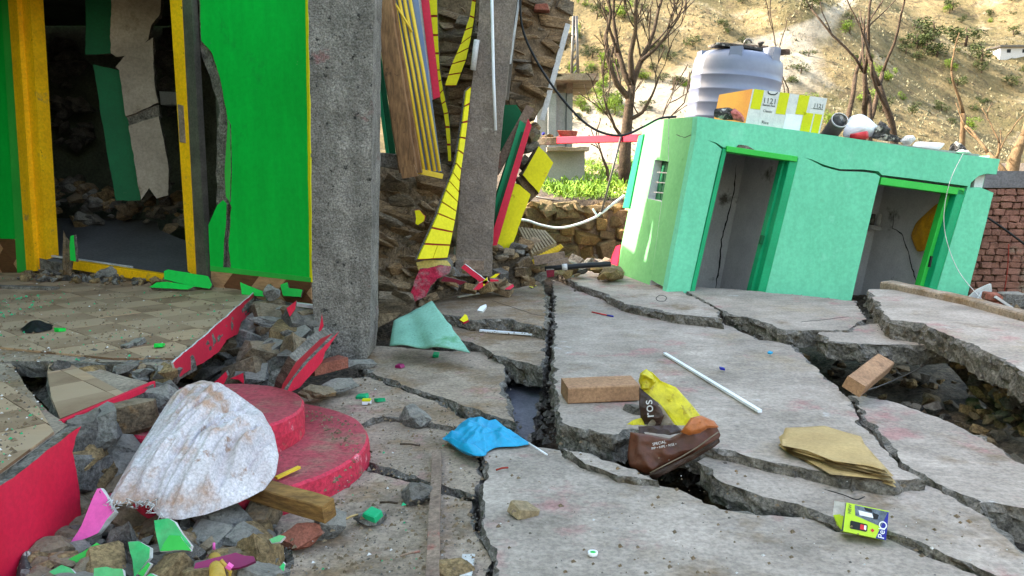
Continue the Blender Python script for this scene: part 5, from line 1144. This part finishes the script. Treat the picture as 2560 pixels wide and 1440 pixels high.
# blue cloth
BP = GP(.045)
bl = [hit(x, y, BP) for x, y in [(1104,1096),(1128,1084),(1148,1062),(1172,1044),(1190,1046),(1206,1054),(1250,1058),(1280,1080),(1330,1110),(1290,1116),(1240,1118),(1218,1128),(1214,1140),(1196,1141),(1150,1122)]]
bc = E('blue_plastic_bag', bl[0], 'crumpled bright blue plastic bag lying across the paving crack', 'bag')
blob('bag', bl, V((0, 0, 1)), .055, m_blue, bc, 22, 110, lambda q, t, d: .03 * rid(q, 5) + .016 * rid(q, 13) + .008 * rid(q, 31), .02, 2.2)
blob('mouth_fold', [hit(x, y, GP(.07)) for x, y in [(1108,1094),(1150,1108),(1190,1128),(1212,1128),(1210,1140),(1192,1141),(1150,1124)]], V((0, 0, 1)), .03, m_blue, bc, 8, 50, lambda q, t, d: .012 * pm(q, 24), .03)
tag(tube('white_stick', [gz(1322, 1108, .07), gz(1368, 1137, .05)], .005, m_white, 6), 'short thin white stick poking out from the blue bag', 'stick')
# yellow and brown rice bag standing in the crack
rbg = E('rice_bag', at(1680, 1190, 3.95), 'crumpled glossy yellow and brown rice bag standing in the crack', 'bag')
def sheet(name, px, D, m, wr=.03, yaw=0, lean=.35, fq=7, push=0.0, h=.02, bot=.012):
    pl = (at(*px[0], D), V((math.sin(R(yaw)), -math.cos(R(yaw)), lean)).normalized()); P = [hit(x, y, pl) + pl[1] * push for x, y in px]
    return blob(name, P, pl[1], h, m, rbg, 20, 130, lambda q, t, d: wr * (1.1 * rid(q, fq * .6) + .7 * rid(q, fq * 1.6) + .15 * rid(q, fq * 4)), bot, 7.0, sm=0)
sheet('yellow_panel', [(1600,934),(1612,924),(1630,930),(1652,952),(1690,968),(1706,986),(1728,1010),(1752,1040),(1748,1052),(1704,1078),(1676,1050),(1646,1006),(1618,988),(1602,972)], 4.38, m_bagy, .035, 14, .5, 4)
sheet('top_knot', [(1596,952),(1602,932),(1616,922),(1632,936),(1640,956),(1622,974),(1604,976)], 4.36, m_bagy, .05, -10, .2, 8, 0, .045, .04)
sheet('dark_panel', [(1598,968),(1622,988),(1646,1008),(1660,1040),(1650,1064),(1604,1064),(1598,1020)], 4.34, m_bagd, .025, -28, .1)
sheet('taupe_panel', [(1638,1002),(1652,1012),(1690,1066),(1660,1072),(1616,1066),(1634,1040)], 4.31, m_bagt, .025, 6, .3)
sheet('yellow_flap', [(1558,1068),(1582,1050),(1604,1044),(1612,1062),(1640,1068),(1600,1076)], 4.28, m_bagy, .02, 0, .8)
sheet('dark_panel', [(1596,1066),(1690,1062),(1708,1078),(1672,1098),(1620,1094),(1598,1084)], 4.18, m_bagd, .02, 0, .9)
sheet('brown_base', [(1576,1080),(1622,1086),(1674,1096),(1706,1080),(1722,1066),(1790,1062),(1802,1088),(1796,1098),(1744,1130),(1690,1156),(1620,1188),(1574,1166),(1568,1142)], 3.98, m_bagb, .03, -8, .3, 5)
sheet('orange_fold', [(1700,1084),(1726,1048),(1752,1042),(1784,1056),(1796,1072),(1768,1074),(1750,1086),(1722,1092)], 3.86, m_bago, .03, -6, .8, 6, .02)
sheet('gusset', [(1620,1188),(1690,1156),(1744,1130),(1798,1096),(1800,1106),(1746,1142),(1690,1170),(1632,1198)], 3.86, m_bagd, .01, -6, -.1)
zs = [hit(x, y, (V((0, 3.95, .3)), V((0, -1, .35)).normalized())) + V((0, -.04, .01)) for x, y in [(1622,1182),(1660,1162),(1700,1142),(1740,1118),(1772,1094),(1792,1080)]]
tube('yellow_seam', [z + V((0, .01, 0)) for z in zs], .0035, m_bagt, 6, rbg)
npl = (V((0, 3.86, .3)), V((0, -1, .35)).normalized())
text('print', 'SPECIAL', hit(1648, 1108, npl), V((.97, .0, .2)), V((0, .3, 1)), .019, m_whited, rbg); text('print', 'PIP \u2022 RIPE \u2022 RISE \u2022', hit(1660, 1116, npl), V((.97, .0, .2)), V((0, .3, 1)), .017, m_whited, rbg)
npl2 = (V((0, 4.2, .3)), V((0, -1, .35)).normalized())
text('print', 'ros', hit(1622, 1022, npl2), V((-.12, .1, 1)), V((-1, 0, -.1)), .075, m_whited, rbg)
# folded brown paper sacks
fd = E('folded_paper_sacks', gz(2090, 1170, .1), 'flat stack of folded brown paper sacks on the big slab', 'sacks')
base = [(1952,1130),(1966,1112),(2004,1104),(2060,1108),(2108,1116),(2150,1132),(2160,1150),(2196,1180),(2228,1222),(2180,1212),(2090,1194),(2020,1172),(1960,1152)]
GPf = GP(.10, 0, 0)
for i in range(7):
    px = [(x + rf.uniform(-9, 9) + (8 if y > 1150 else 0) * (3 - i) * .6, y + rf.uniform(-5, 5)) for x, y in base]
    if i == 2: px[-3] = (2075, 1205)
    blob('folded_layer', [hit(x, y, GPf) + V((0, 0, .012 + i * .0125)) for x, y in px], V((0, 0, 1)), .006, m_gunny, fd, 10, 120, lambda q, t, d, i=i: .014 * pm((q.x * 6, q.y * 6, i * .6), 1), .004, 8, sm=0)
# phone box
pb0 = gz(2110, 1330, .06); bxx = V((.94, -.30, -.10)).normalized(); bxn = V((-.25, -.86, .42)); bxn = (bxn - bxx * bxn.dot(bxx)).normalized(); bxy = bxn.cross(bxx)
pbx = E('phone_box', pb0, 'lime green and navy phone box lying on the paving crack', 'box')
W_, H_, D_ = .16, .115, .09
O_ = hit(2108, 1330, (V((0, 3.02, .0)), V((0, -1, 0)))) ; O_ = gz(2108, 1328, .075)
def pq(u, v, off=0.0): return O_ + bxx * (u * W_) + bxy * (v * H_) + bxn * off
bk = -bxn * D_
pcb = mk('carton', [pq(0, 0), pq(1, 0), pq(1, 1), pq(0, 1), pq(0, 0) + bk, pq(1, 0) + bk, pq(1, 1) + bk, pq(0, 1) + bk], [(0, 1, 2, 3), (1, 5, 6, 2), (5, 4, 7, 6), (4, 0, 3, 7), (4, 5, 1, 0), (3, 2, 6, 7)], [m_lime, m_grey], pbx, fm=[0, 0, 0, 1, 0, 0])
def ppoly(nm, pts, m, off=.0012): return prism(nm, [pq(u, v, off) for u, v in pts], -bxn * .0008, [m], parent=pcb)
ppoly('navy_corner', [(.76, .0), (1, .0), (1, .95), (.98, .97)], m_navy)
ppoly('photo_print', [(.20, .97), (.98, .97), (.86, .42), (.55, .52), (.24, .62)], m_grey); ppoly('photo_figure', [(.30, .82), (.62, .80), (.66, .66), (.34, .66)], m_white, .002); ppoly('photo_figure', [(.64, .84), (.78, .80), (.76, .64), (.66, .62)], m_black, .002)
ppoly('photo_figure', [(.42, .96), (.60, .94), (.62, .84), (.46, .86)], m_black, .0018)
ppoly('handset_print', [(.14, .38), (.16, .42), (.52, .40), (.55, .36), (.55, .18), (.52, .14), (.16, .14), (.14, .18)], m_black, .002); ppoly('screen_print', [(.38, .36), (.52, .35), (.52, .19), (.38, .19)], m_redp, .0028); ppoly('screen_print', [(.47, .35), (.52, .35), (.52, .19), (.47, .22)], m_white, .0034); ppoly('badge_print', [(.62, .24), (.67, .30), (.72, .24), (.67, .17)], m_redp, .002)
text('print', 'Pel', pq(.885, .20, .0025), bxy, -bxx, .034, m_white, pcb); text('print', 'O', pq(.905, .48, .0025), bxy, -bxx, .042, m_white, pcb); text('print', 'NEW', pq(.10, .80, .0025), bxy, -bxx, .016, m_ink, pcb)
mk('flap', [pq(0, 1) - bxn * .02, pq(0, .55) - bxn * .03, pq(-.25, .5) - bxn * .05, pq(-.25, 1.0) - bxn * .04] + [p - bxn * .002 for p in (pq(0, 1) - bxn * .02, pq(0, .55) - bxn * .03, pq(-.25, .5) - bxn * .05, pq(-.25, 1.0) - bxn * .04)], BF, m_whited, pbx)
mk('flap', [pq(0, .62) - bxn * .03, pq(0, .05) - bxn * .05, pq(-.12, .2) - bxn * .06, pq(-.24, .5) - bxn * .045] + [p - bxn * .002 for p in (pq(0, .62) - bxn * .03, pq(0, .05) - bxn * .05, pq(-.12, .2) - bxn * .06, pq(-.24, .5) - bxn * .045)], BF, m_lime, pbx)
# foam sheet bent over the paving beside the pillar
A_, B_, C_, D_f = at(984, 802, 6.45), at(1080, 752, 6.6), at(1176, 882, 5.9), at(974, 864, 6.1); vs = []; fs = []; NN = 14
for sgn in (0, 1):
    for j in range(NN + 1):
        for i in range(NN + 1):
            u, v = i / NN, j / NN; p = A_.lerp(B_, u).lerp(D_f.lerp(C_, u), v)
            nn = V((-.2, -.85, .5)); p = p + nn * (.10 * math.sin(u * 3.1) * v - .09 * math.exp(-((u - .42) / .14) ** 2) * v + .012 * pm((u * 3, v * 3, 0), 1.3) - sgn * .012) + (B_ - A_).normalized() * (.012 * pm((u * 9, v * 9, 4), 1) if i in (0, NN) or j in (0, NN) else 0)
            vs.append(p)
W1 = NN + 1; O1 = W1 * W1
for j in range(NN):
    for i in range(NN):
        k = j * W1 + i; fs += [(k, k + 1, k + W1 + 1, k + W1), (O1 + k, O1 + k + W1, O1 + k + W1 + 1, O1 + k + 1)]
for k in range(NN):
    for a1, b1 in ((k, k + 1), (NN * W1 + k, NN * W1 + k + 1), (k * W1, (k + 1) * W1), (k * W1 + NN, (k + 1) * W1 + NN)): fs.append((a1, b1, O1 + b1, O1 + a1))
tag(mk('foam_sheet', vs, fs, m_sheet, None, True), 'bent pale green foam sheet propped beside the tall grey pillar', 'sheet')
# timber
plank('dark_beam', gz(590, 1222, .13) + V((0, 0, .03)), gz(825, 1290, .12) + V((0, 0, .02)), .075, .085, m_woody, 'dark brown timber beam sticking out from under the white sack', 'beam', wob=.006, seg=10, roll=12)
plank('long_lath', gz(1093, 1130, .03), gz(1078, 1520, .045), .05, .024, m_woodg, 'long grey wooden lath lying along the left paving', 'lath', wob=.004, seg=12, roll=6)
tb_ = V(gz(1497, 1000, .13))
plank('pale_brick_block', gz(1412, 1002, .145) + V((0, .05, .05)), gz(1592, 1000, .145) + V((0, .1, .05)), .20, .10, m_block, 'long pale brown block lying on the edge of the big slab', 'block', wob=.004, seg=6, roll=4)
plank('fallen_brick', gz(770, 945, .06) + V((0, .05, .05)), gz(850, 930, .06) + V((0, .12, .05)), .12, .085, m_brick, 'dusty red-brown brick at the foot of the tall pillar', 'brick', wob=.006, seg=5)
plank('pit_brick', gz(2125, 990, .14) + V((.02, .0, .06)), gz(2205, 930, .20) + V((.03, .05, .05)), .12, .085, m_block, 'pale brick tilted over the edge of the pit', 'brick', wob=.004, seg=5, roll=25)
plank('white_rod', gz(1662, 884, .145), gz(1900, 1028, .145), .026, .016, m_white, 'long white plastic strip lying diagonally on the big slab', 'rod')
plank('silver_strip', gz(738, 766, .46) + V((0, 0, .02)), gz(846, 780, .42) + V((0, 0, .02)), .04, .03, m_steel, 'shiny silver strip end beside the skirting and the pillar', 'strip')
plank('white_splinter', gz(806, 972, .05), gz(872, 952, .05), .03, .012, m_white, 'white plastic splinter in front of the dusty brick', 'splinter')
plank('paper_slip', gz(1163, 1440, .02), gz(1172, 1386, .02), .05, .004, m_whited, 'printed white paper slip beside the long lath', 'paper')
plank('wood_splinter', gz(690, 1195, .13), gz(748, 1168, .135), .02, .012, m_barsy, 'pale wood splinter on the lower crimson step', 'splinter')
pn = E('pen', gz(1500, 784, .14), 'red pen with a blue cap lying on the big slab', 'pen')
tube('barrel', [gz(1480, 780, .15), gz(1518, 788, .15)], .007, m_redp, 6, pn); tube('cap', [gz(1518, 788, .15), gz(1533, 791, .15)], .009, m_navy, 6, pn)
wm = E('bottle_cap', gz(1482, 1388, .05), 'small green and white cap on the foreground slab', 'cap'); lathe('rim', [(.018, 0), (.02, .014), (.015, .016), (.013, .008), (0, .008)], gz(1482, 1388, .035), V((0, 0, 1)), m_white, wm, 16); lathe('disc', [(.012, .009), (.011, .013), (0, .013)], gz(1482, 1388, .035), V((0, 0, 1)), m_green, wm, 12)
# larger separate stones on the paving
def yard_rock(x, y, z, s, m, label, flat=.7, pool=None): tag(rock('stone', gz(x, y, z) + V((0, 0, s * .22)), (s * 1.3, s, s * flat), m, None, (0, rf.uniform(-.2, .2), rf.uniform(0, 6)), pool or BIG, rf), label, 'stone')
yard_rock(1040,1058,.0,.2,RUB[0],'angular grey stone lying on the muddy paving beside the lath', .75)
yard_rock(1045,1250,-.01,.15,RUB[2],'dark knobbly stone on the paving below the long crack')
yard_rock(928,1306,-.01,.12,RUB[0],'grey plaster lump with a green painted chip on it')
yard_rock(828,1330,.0,.15,RUB[0],'grey stone under the end of the dark beam', .9)
yard_rock(1290,940,-.13,.15,RUB[0],'grey stone down in the paving gap')
yard_rock(1590,1040,.1,.16,RUB[2],'dark stone wedged behind the rice bag')
yard_rock(900,925,.03,.2,RUB[0],'flat grey mortar lump beside the pillar base', .35)
yard_rock(850,985,.03,.26,RUB[0],'flat grey slate slab before the dusty brick', .22)
yard_rock(790,1000,.05,.24,RUB[1],'earthy lump between the steps and the fallen crimson strip', .4)
yard_rock(1133,1438,.0,.12,RUB[3],'tan stone at the bottom beside the long lath')
for i, (x, y, dx, dy, lb) in enumerate(((950,1256,44,2,'dark'),(1000,1110,50,4,'brown'),(1240,1175,30,-6,'reddish'),(890,1120,40,10,'thin dark'),(1000,1390,50,-12,'pale'),(860,1300,34,-14,'straw-coloured'))):
    tag(tube('twig', [gz(x, y, .045), gz(x + dx * .5, y + dy * .5 - 2, .05), gz(x + dx, y + dy, .045)], .005, (m_bark, m_bark, m_maroon, m_bark, m_woodg, m_gunny)[i], 5), lb + ' twig lying loose on the paving between the steps and the long lath' if i != 2 else 'reddish twig on the foreground slab below the blue bag', 'twig')
# painted crumbs on the paving
for x, y, z, s, m, lb in ((905,995,.03,.06,m_dframe,'green plaster chip on the muddy paving by the steps'),(950,1004,.03,.05,m_dframe,'flat green plaster flake near the matchbox'),(930,1292,.04,.06,m_dframe,'green paint flake on the grey plaster lump'),(150,828,.465,.05,m_green,'green plaster flake on the porch floor by the black rag'),(318,868,.465,.05,RUB[0],'grey mortar crumb pair on the porch floor'),(345,860,.465,.07,RUB[0],'larger grey mortar crumb on the porch floor'),(400,868,.465,.05,m_green,'green flake near the edge of the porch floor'),(1000,918,.055,.05,m_magenta,'purple and yellow sweet wrapper by the pillar'),(1310,1280,.04,.09,m_ochbox,'brown dung-like crumb on the foreground slab'),(1805,925,.14,.03,m_navy,'tiny blue chip on the big slab'),(1925,885,.14,.03,m_blue,'tiny bright blue chip on the big slab'),(1090,890,.06,.05,m_dframe,'green flake by the foam sheet')):
    tag(rock('chip', gz(x, y, z) + V((0, 0, .01)), (s * 1.2, s, s * .5), m, None, (rf.uniform(-.2, .2), rf.uniform(-.3, .3), rf.uniform(0, 6)), BLOCKS, rf), lb, 'chip')
mb = E('matchbox', gz(916, 1012, .04), 'tiny yellow and white matchbox on the muddy paving', 'matchbox'); p_ = gz(905, 1012, .035); cuboid('tray', (p_.x, p_.y, p_.z), (p_.x + .055, p_.y + .035, p_.z + .022), m_white, mb); cuboid('sleeve', (p_.x + .001, p_.y - .001, p_.z + .022), (p_.x + .054, p_.y + .034, p_.z + .034), m_carty, mb)
blk = blob('black_rag', [gz(x, y, .468) for x, y in [(50,822),(70,812),(110,810),(134,812),(130,824),(90,832),(60,832)]], V((0, 0, 1)), .04, m_black, None, 8, 40, lambda q, t, d: .02 * pm(q, 18), .002); tag(blk, 'crumpled black plastic rag on the porch floor', 'rag')
# fallen green plaster and crumbs on the porch by the doorway
def gfrag(px, pl, lb, m=m_green, th=.05): frag('plaster_fragment', px, pl, th, [m, m_brk], lb, 'fragment', 'fallen green plaster', .005)
gfrag([(410,678),(420,674),(520,690),(530,712),(524,722),(480,716),(410,698)], PD(7.22, 0, .5), 'large folded green plaster fragment lying before the doorway')
gfrag([(374,718),(392,706),(420,704),(486,716),(470,724)], PD(7.15, 0, .6), 'long low green plaster fragment in front of the folded one')
gfrag([(600,705),(656,728),(660,742),(604,736)], PD(6.93, 0, .3), 'green plaster fragment leaning on the diamond skirting')
gfrag([(700,712),(718,706),(722,720),(756,724),(752,742),(708,740)], PD(6.85, 0, .3), 'bent green plaster fragment beside the silver strip')
gfrag([(664,716),(676,710),(684,740),(664,750)], PD(6.75, 0, .3), 'small dark green wedge at the end of the crimson strip', m_dgreen)
gfrag([(176,590),(184,588),(190,655),(172,650)], PD(7.9), 'upright sliver of green plaster in the doorway')
rock_post = rock('stone', at(166, 640, 7.9), (.12, .16, .5), RUB[1], None, (0, .05, 0), BIG, rf); tag(rock_post, 'thin upright stone stub in the doorway beside the green sliver', 'stone')
tag(rock('stone', gz(270, 690, .5), (.3, .25, .18), RUB[0], None, (0, 0, .2), BIG, rf), 'rounded grey stone on the porch before the doorway', 'stone')
tag(rock('stone', gz(682, 742, .48) + V((0, -.05, .04)), (.15, .1, .14), RUB[0], None, (0, .6, .2), BIG, rf), 'grey broken stone beside the green fragments by the skirting', 'stone')
def door_rock(p, s):
    m = rf.choice(RUB); tag(rock('rubble_crumb', p + V((0, 0, s * .2)), (s * 1.3, s, s * .8), m, None, rnd=rf), '%s %s crumb in the line of rubble before the doorway' % (szw(s, .06, .09), HUE[m.name]), 'crumb', 'rubble along the doorway')
fits([(100,684),(380,690),(440,712),(340,712),(120,706),(30,700)], GP(.47), 90, .03, .12, rf, door_rock)
plank('white_lath', gz(290, 680, .5), gz(352, 702, .48), .02, .02, m_whited, 'white lath leaning out of the doorway rubble', 'lath')
plank('dark_plank', gz(-60, 716, .47), gz(140, 722, .47), .09, .03, m_brk, 'flat dark broken plank lying at the far end of the porch floor', 'plank')

# ------------------------------------------------------------------ rubble heap at the lower left
HPz = P3(gz(180, 1330, .05), gz(640, 1300, .0), gz(300, 1480, .06))
hp_ = [(20,1600),(40,1430),(110,1350),(200,1320),(300,1270),(420,1290),(600,1270),(680,1300),(700,1400),(690,1600)]
tag(mound('rubble_mound', hp_, (HPz[0] - HPz[1] * .05, HPz[1]), m_soil, None, .05, .25), 'earth under the rubble pile beside the crimson riser', 'rubble heap')
def pile(p, s):
    m = rf.choice(RUB + RUB[:2]); tag(rock('rubble_stone', p + V((0, 0, rf.uniform(0, .04))), (s * 1.35, s, s * .72), m, None, rnd=rf, pool=ROCKS + BLOCKS[:4]), '%s %s stone in the pile between the crimson riser and the white sack' % (szw(s, .08, .13), HUE[m.name]), 'stone', 'stones in the rubble pile')
fits([(60,1440),(120,1345),(220,1320),(300,1290),(420,1310),(620,1290),(690,1330),(700,1440),(680,1500),(60,1500)], HPz, 210, .03, .13, rf, pile)
def prock(x, y, sx, sy, sz, m, lb, rz=0, lift=.035): tag(rock('stone', hit(x, y, HPz) + V((0, 0, lift)), (sx, sy, sz), m, None, (rf.uniform(-.25, .25), rf.uniform(-.25, .25), rz), BIG, rf), lb, 'stone')
prock(320,1310,.26,.2,.2,RUB[1],'big brown layered stone under the frayed hem of the sack', .4)
prock(540,1292,.4,.2,.14,RUB[1],'brown flat stone under the lower edge of the white sack', .1)
prock(560,1330,.3,.2,.16,RUB[0],'rough grey mortar block below the brown flat stone', .1)
prock(440,1400,.2,.16,.22,RUB[1],'two-toned brown and grey stone in the middle of the pile', .2)
prock(310,1395,.14,.16,.22,RUB[2],'dark slanting stone behind the curved green fragment', .8)
prock(650,1420,.24,.2,.22,RUB[3],'ochre stone at the right foot of the pile', .3)
prock(755,1362,.24,.13,.1,m_brick,'reddish brick half beside the paving crack', .1, .03)
prock(600,1370,.2,.16,.12,RUB[0],'grey stone above the magenta plastic', .3)
prock(130,1400,.2,.14,.1,RUB[1],'brown stone against the foot of the crimson riser', .3)
def pf(px, D, lean, m, lb, th=.04, yaw=0):
    D -= .27; frag('plaster_fragment', px, PD(D, yaw, lean), th * .6, [m_plast if m in (m_dframe,) else m, m_whited], lb, 'fragment', 'painted plaster in the rubble pile', .011)
pf([(236,1226),(246,1224),(262,1246),(280,1280),(262,1300),(240,1330),(170,1358),(200,1310)], 3.2, .6, m_pink, 'large bright pink painted fragment leaning on the crimson riser', .06)
pf([(236,1226),(170,1358),(180,1300),(210,1250)], 3.22, .3, m_magenta, 'side of a painted fragment by the riser, shade in its deep pink', .05, -40)  # separate darker piece holds the pink fragment's shaded side in its colour
pf([(388,1302),(420,1296),(436,1304),(480,1362),(476,1376),(440,1372),(400,1378),(392,1340)], 3.0, .6, m_dframe, 'green wedge-shaped fragment under the sack hem')
pf([(400,1378),(424,1336),(452,1338),(482,1376),(440,1374)], 2.97, .8, m_lgreen, 'lighter green triangle lying on the wedge fragment', .02)
pf([(318,1358),(346,1354),(372,1370),(372,1395),(352,1420),(334,1440),(330,1400)], 2.95, .5, m_dframe, 'curved green fragment in the middle of the rubble pile')
pf([(118,1430),(148,1412),(170,1420),(200,1450),(160,1460)], 2.85, .9, m_dframe, 'green fragment at the bottom beside the striped rag')
pf([(230,1420),(262,1416),(308,1420),(312,1450),(228,1460)], 2.8, .8, m_dframe, 'broad green fragment at the bottom of the pile')
pf([(146,1410),(240,1358),(250,1364),(252,1376),(180,1408)], 3.0, 1.2, m_lgreen, 'long dusty green strip lying across the pile', .03)
pf([(344,1434),(374,1402),(380,1408),(360,1440)], 2.85, .6, m_lgreen, 'thin dull green fragment beside the curved one', .03)
pf([(676,1350),(700,1340),(714,1342),(700,1356),(680,1360)], 3.1, 1.0, m_dframe, 'small green flake beside the brick half', .03)
pf([(696,1420),(708,1408),(712,1414),(706,1430)], 2.95, .4, m_dframe, 'small upright green flake at the slab edge', .02)
pf([(360,1446),(378,1432),(396,1440),(392,1460)], 2.8, .6, m_dframe, 'green corner poking up at the very bottom of the pile', .03)
# magenta plastic piece and yellow pipe fitting
frag('magenta_plastic', [(492,1406),(560,1388),(590,1380),(612,1388),(634,1390),(638,1402),(600,1418),(540,1424),(486,1424)], PD(2.64, 0, .7), .02, [m_magenta], 'torn magenta plastic sheet behind the yellow fitting', 'plastic')
yf = E('yellow_fitting', at(548, 1440, 2.46), 'old yellow plastic gun-shaped fitting with a pink cap', 'fitting')
fb = at(546, 1452, 2.46); ft = at(536, 1392, 2.85)
m_old = mat('old_yellow_plastic', S(196, 160, 70), S(170, 134, 50), 6, .5, .15, 20, .12)
tube('barrel', [fb, fb.lerp(ft, .5), fb.lerp(ft, .9), ft], [.026, .025, .025, .02], m_old, 14, yf)
tube('cap', [ft, ft + V((0, 0, .014)), ft + V((-.002, 0, .02))], [.027, .024, .008], m_pink, 12, yf); tube('nozzle', [ft + V((0, 0, .02)), ft + V((.001, 0, .055))], .005, m_pink, 8, yf)
tube('handle', [at(552, 1400, 2.45), at(566, 1416, 2.45), at(576, 1430, 2.45), at(574, 1446, 2.45), at(562, 1456, 2.45)], .006, m_old, 8, yf); bar('trigger', at(568, 1412, 2.45), at(580, 1420, 2.45), .02, .012, m_pink, yf)
sr = blob('striped_rag', [hit(x, y, HPz) for x, y in [(40,1440),(46,1390),(60,1386),(100,1412),(90,1450),(60,1470)]], HPz[1], .05, m_cloth, None, 8, 40, lambda q, t, d: .02 * pm(q, 20)); tag(sr, 'black and white striped rag at the foot of the riser', 'rag')

# ------------------------------------------------------------------ pit on the right: soil with stones
def pit_rock(p, s):
    m = rf.choice((RUB[1], RUB[2], RUB[2], RUB[3])); tag(rock('pit_stone', V((p.x, p.y, T(p.x, p.y) + .03 + rf.uniform(0, .08))), (s * 1.3, s, s * .75), m, None, rnd=rf), '%s %s stone lying down in the open pit' % (szw(s, .1, .18), HUE[m.name]), 'stone', 'stones in the pit')
fits([(1830,800),(1990,850),(2130,880),(2380,900),(2560,960),(2560,1140),(2400,1060),(2200,1000),(2100,960),(2020,890)], GP(-.2), 80, .04, .15, rf, pit_rock)
PW = P3(gz(2390, 862, .2), gz(2620, 990, .2), gz(2560, 1120, -.3))
cm = mound('pit_bank', [(2330,850),(2400,850),(2480,885),(2560,925),(2700,990),(2700,1120),(2560,1090),(2450,1000),(2360,900)], (PW[0] - PW[1] * .06, PW[1]), m_soil, None, .07, .3); tag(cm, 'crumbling earth bank under the far pale slab', 'bank')
def bank_rock(p, s):
    m = rf.choice((RUB[1], RUB[2], RUB[3])); tag(rock('bank_stone', p, (s * 1.2, s, s * .8), m, None, rnd=rf), '%s %s stone bedded in the earth bank under the far pale slab' % (szw(s, .1, .15), HUE[m.name]), 'stone', 'stones in the pit bank')
fits([(2350,868),(2400,860),(2560,950),(2700,1010),(2700,1100),(2560,1080),(2450,990)], PW, 60, .04, .14, rf, bank_rock)

# ------------------------------------------------------------------ grit and crumbs: too many to count
def grit(name, polys, n, smin, smax, m, label, seed):
    rnd = random.Random(seed); vs = []; fs = []
    for px, pl, k in polys:
        xs = [p[0] for p in px]; ys = [p[1] for p in px]; c = 0; tr_ = 0
        while c < k and tr_ < k * 20:
            tr_ += 1; x, y = rnd.uniform(min(xs), max(xs)), rnd.uniform(min(ys), max(ys))
            if not inpoly(x, y, px): continue
            c += 1; p = hit(x, y, pl); s = smin + (smax - smin) * rnd.random() ** 3; b = len(vs)
            for d in ((1, 0, 0), (-.6, .8, 0), (-.5, -.9, 0), (.1, 0, .9), (0, .1, -.3)): vs.append(p + V((d[0] * s * rnd.uniform(.6, 1.3), d[1] * s * rnd.uniform(.6, 1.3), d[2] * s + s * .2)))
            fs += [(b, b + 1, b + 3), (b + 1, b + 2, b + 3), (b + 2, b, b + 3), (b + 1, b, b + 4), (b + 2, b + 1, b + 4), (b, b + 2, b + 4)]
    return tag(mk(name, vs, fs, m, recalc=False), label, 'grit', kind='stuff')
PFL = [(620,740),(540,715),(330,692),(0,690),(0,1180),(120,1030),(40,905),(300,905),(430,915)]
LFT = [(720,1000),(930,870),(1240,890),(1260,1050),(1190,1250),(1220,1440),(720,1440),(700,1330),(900,1170),(880,1060)]
RGT = [(1390,720),(1700,810),(1980,870),(2140,1010),(2280,1190),(2560,1400),(2560,1440),(1250,1440),(1210,1150),(1400,1110),(1390,1000)]
grit('mortar_grit', [(PFL, GP(.467), 900), (LFT, GP(.035), 1100), (RGT, GP(.1), 300), ([(930,760),(1350,690),(1365,830),(1180,850),(1000,850)], GP(.16), 700), ([(900,1150),(700,1000),(890,1060),(900,1130),(800,1240)], GP(.125), 200)], 0, .003, .015, RUB[1], 'fine grey mortar grit scattered over the paving and porch', 5)
grit('dark_grit', [(PFL, GP(.467), 350), (LFT, GP(.035), 800), (RGT, GP(.1), 120)], 0, .002, .009, RUB[2], 'dark fine grit scattered over the paving and porch', 6)
grit('green_paint_crumbs', [([(0,740),(160,730),(200,760),(0,800)], GP(.468), 90), (PFL, GP(.468), 110), (LFT, GP(.036), 25)], 0, .004, .014, m_dframe, 'tiny green paint crumbs strewn over the porch floor', 7)
grit('pale_crumbs', [(PFL, GP(.468), 160), (LFT, GP(.036), 60), (RGT, GP(.1), 70)], 0, .003, .010, m_whited, 'tiny pale plaster crumbs strewn over the porch and paving', 8)
grit('crack_rubble', [([(1320,900),(1390,720),(1395,1080),(1480,1120),(1330,1110)], GP(-.2), 260), ([(1400,1125),(1560,1100),(1750,1180),(2000,1275),(1700,1215)], GP(-.2), 300), ([(1500,740),(1800,800),(1990,850),(1950,830),(1700,785)], GP(-.1), 300), ([(1195,1140),(1205,1140),(1240,1440),(1195,1440)], GP(-.15), 100)], 0, .01, .045, RUB[2], 'broken dark rubble lying down in the paving cracks', 9)

# hairline cracks across the slabs and crumbs along their broken edges
for px, pl, wdt in (([(1230,752),(1280,768),(1330,785),(1362,790)], GP(.2), .004), ([(2000,805),(2060,800),(2120,792)], GP(.22, .01, .0, 2, 8), .004), ([(2060,1225),(2100,1236),(2140,1248),(2166,1244)], GP(.075, -.01, .01, 1, 4), .005)):
    crackline('crack', px, pl, wdt, pave)
rnd = random.Random(41); vs = []; fs = []
for a_, b_, th in EDGE:
    for _ in range(int((b_ - a_).length * 34)):
        p = a_.lerp(b_, rnd.random()) + V((rnd.gauss(0, .03), rnd.gauss(0, .03), -rnd.random() ** .6 * th * 1.1 + .004)); s = .004 + .022 * rnd.random() ** 3; b = len(vs)
        for d in ((1, 0, 0), (-.6, .8, 0), (-.5, -.9, 0), (.1, 0, .9), (0, .1, -.7)): vs.append(p + V((d[0] * s * rnd.uniform(.6, 1.3), d[1] * s * rnd.uniform(.6, 1.3), d[2] * s)))
        fs += [(b, b + 1, b + 3), (b + 1, b + 2, b + 3), (b + 2, b, b + 3), (b + 1, b, b + 4), (b + 2, b + 1, b + 4), (b, b + 2, b + 4)]
tag(mk('edge_crumbs', vs, fs, m_brk, recalc=False), 'concrete crumbs broken off along the slab edges', 'crumbs', kind='stuff')
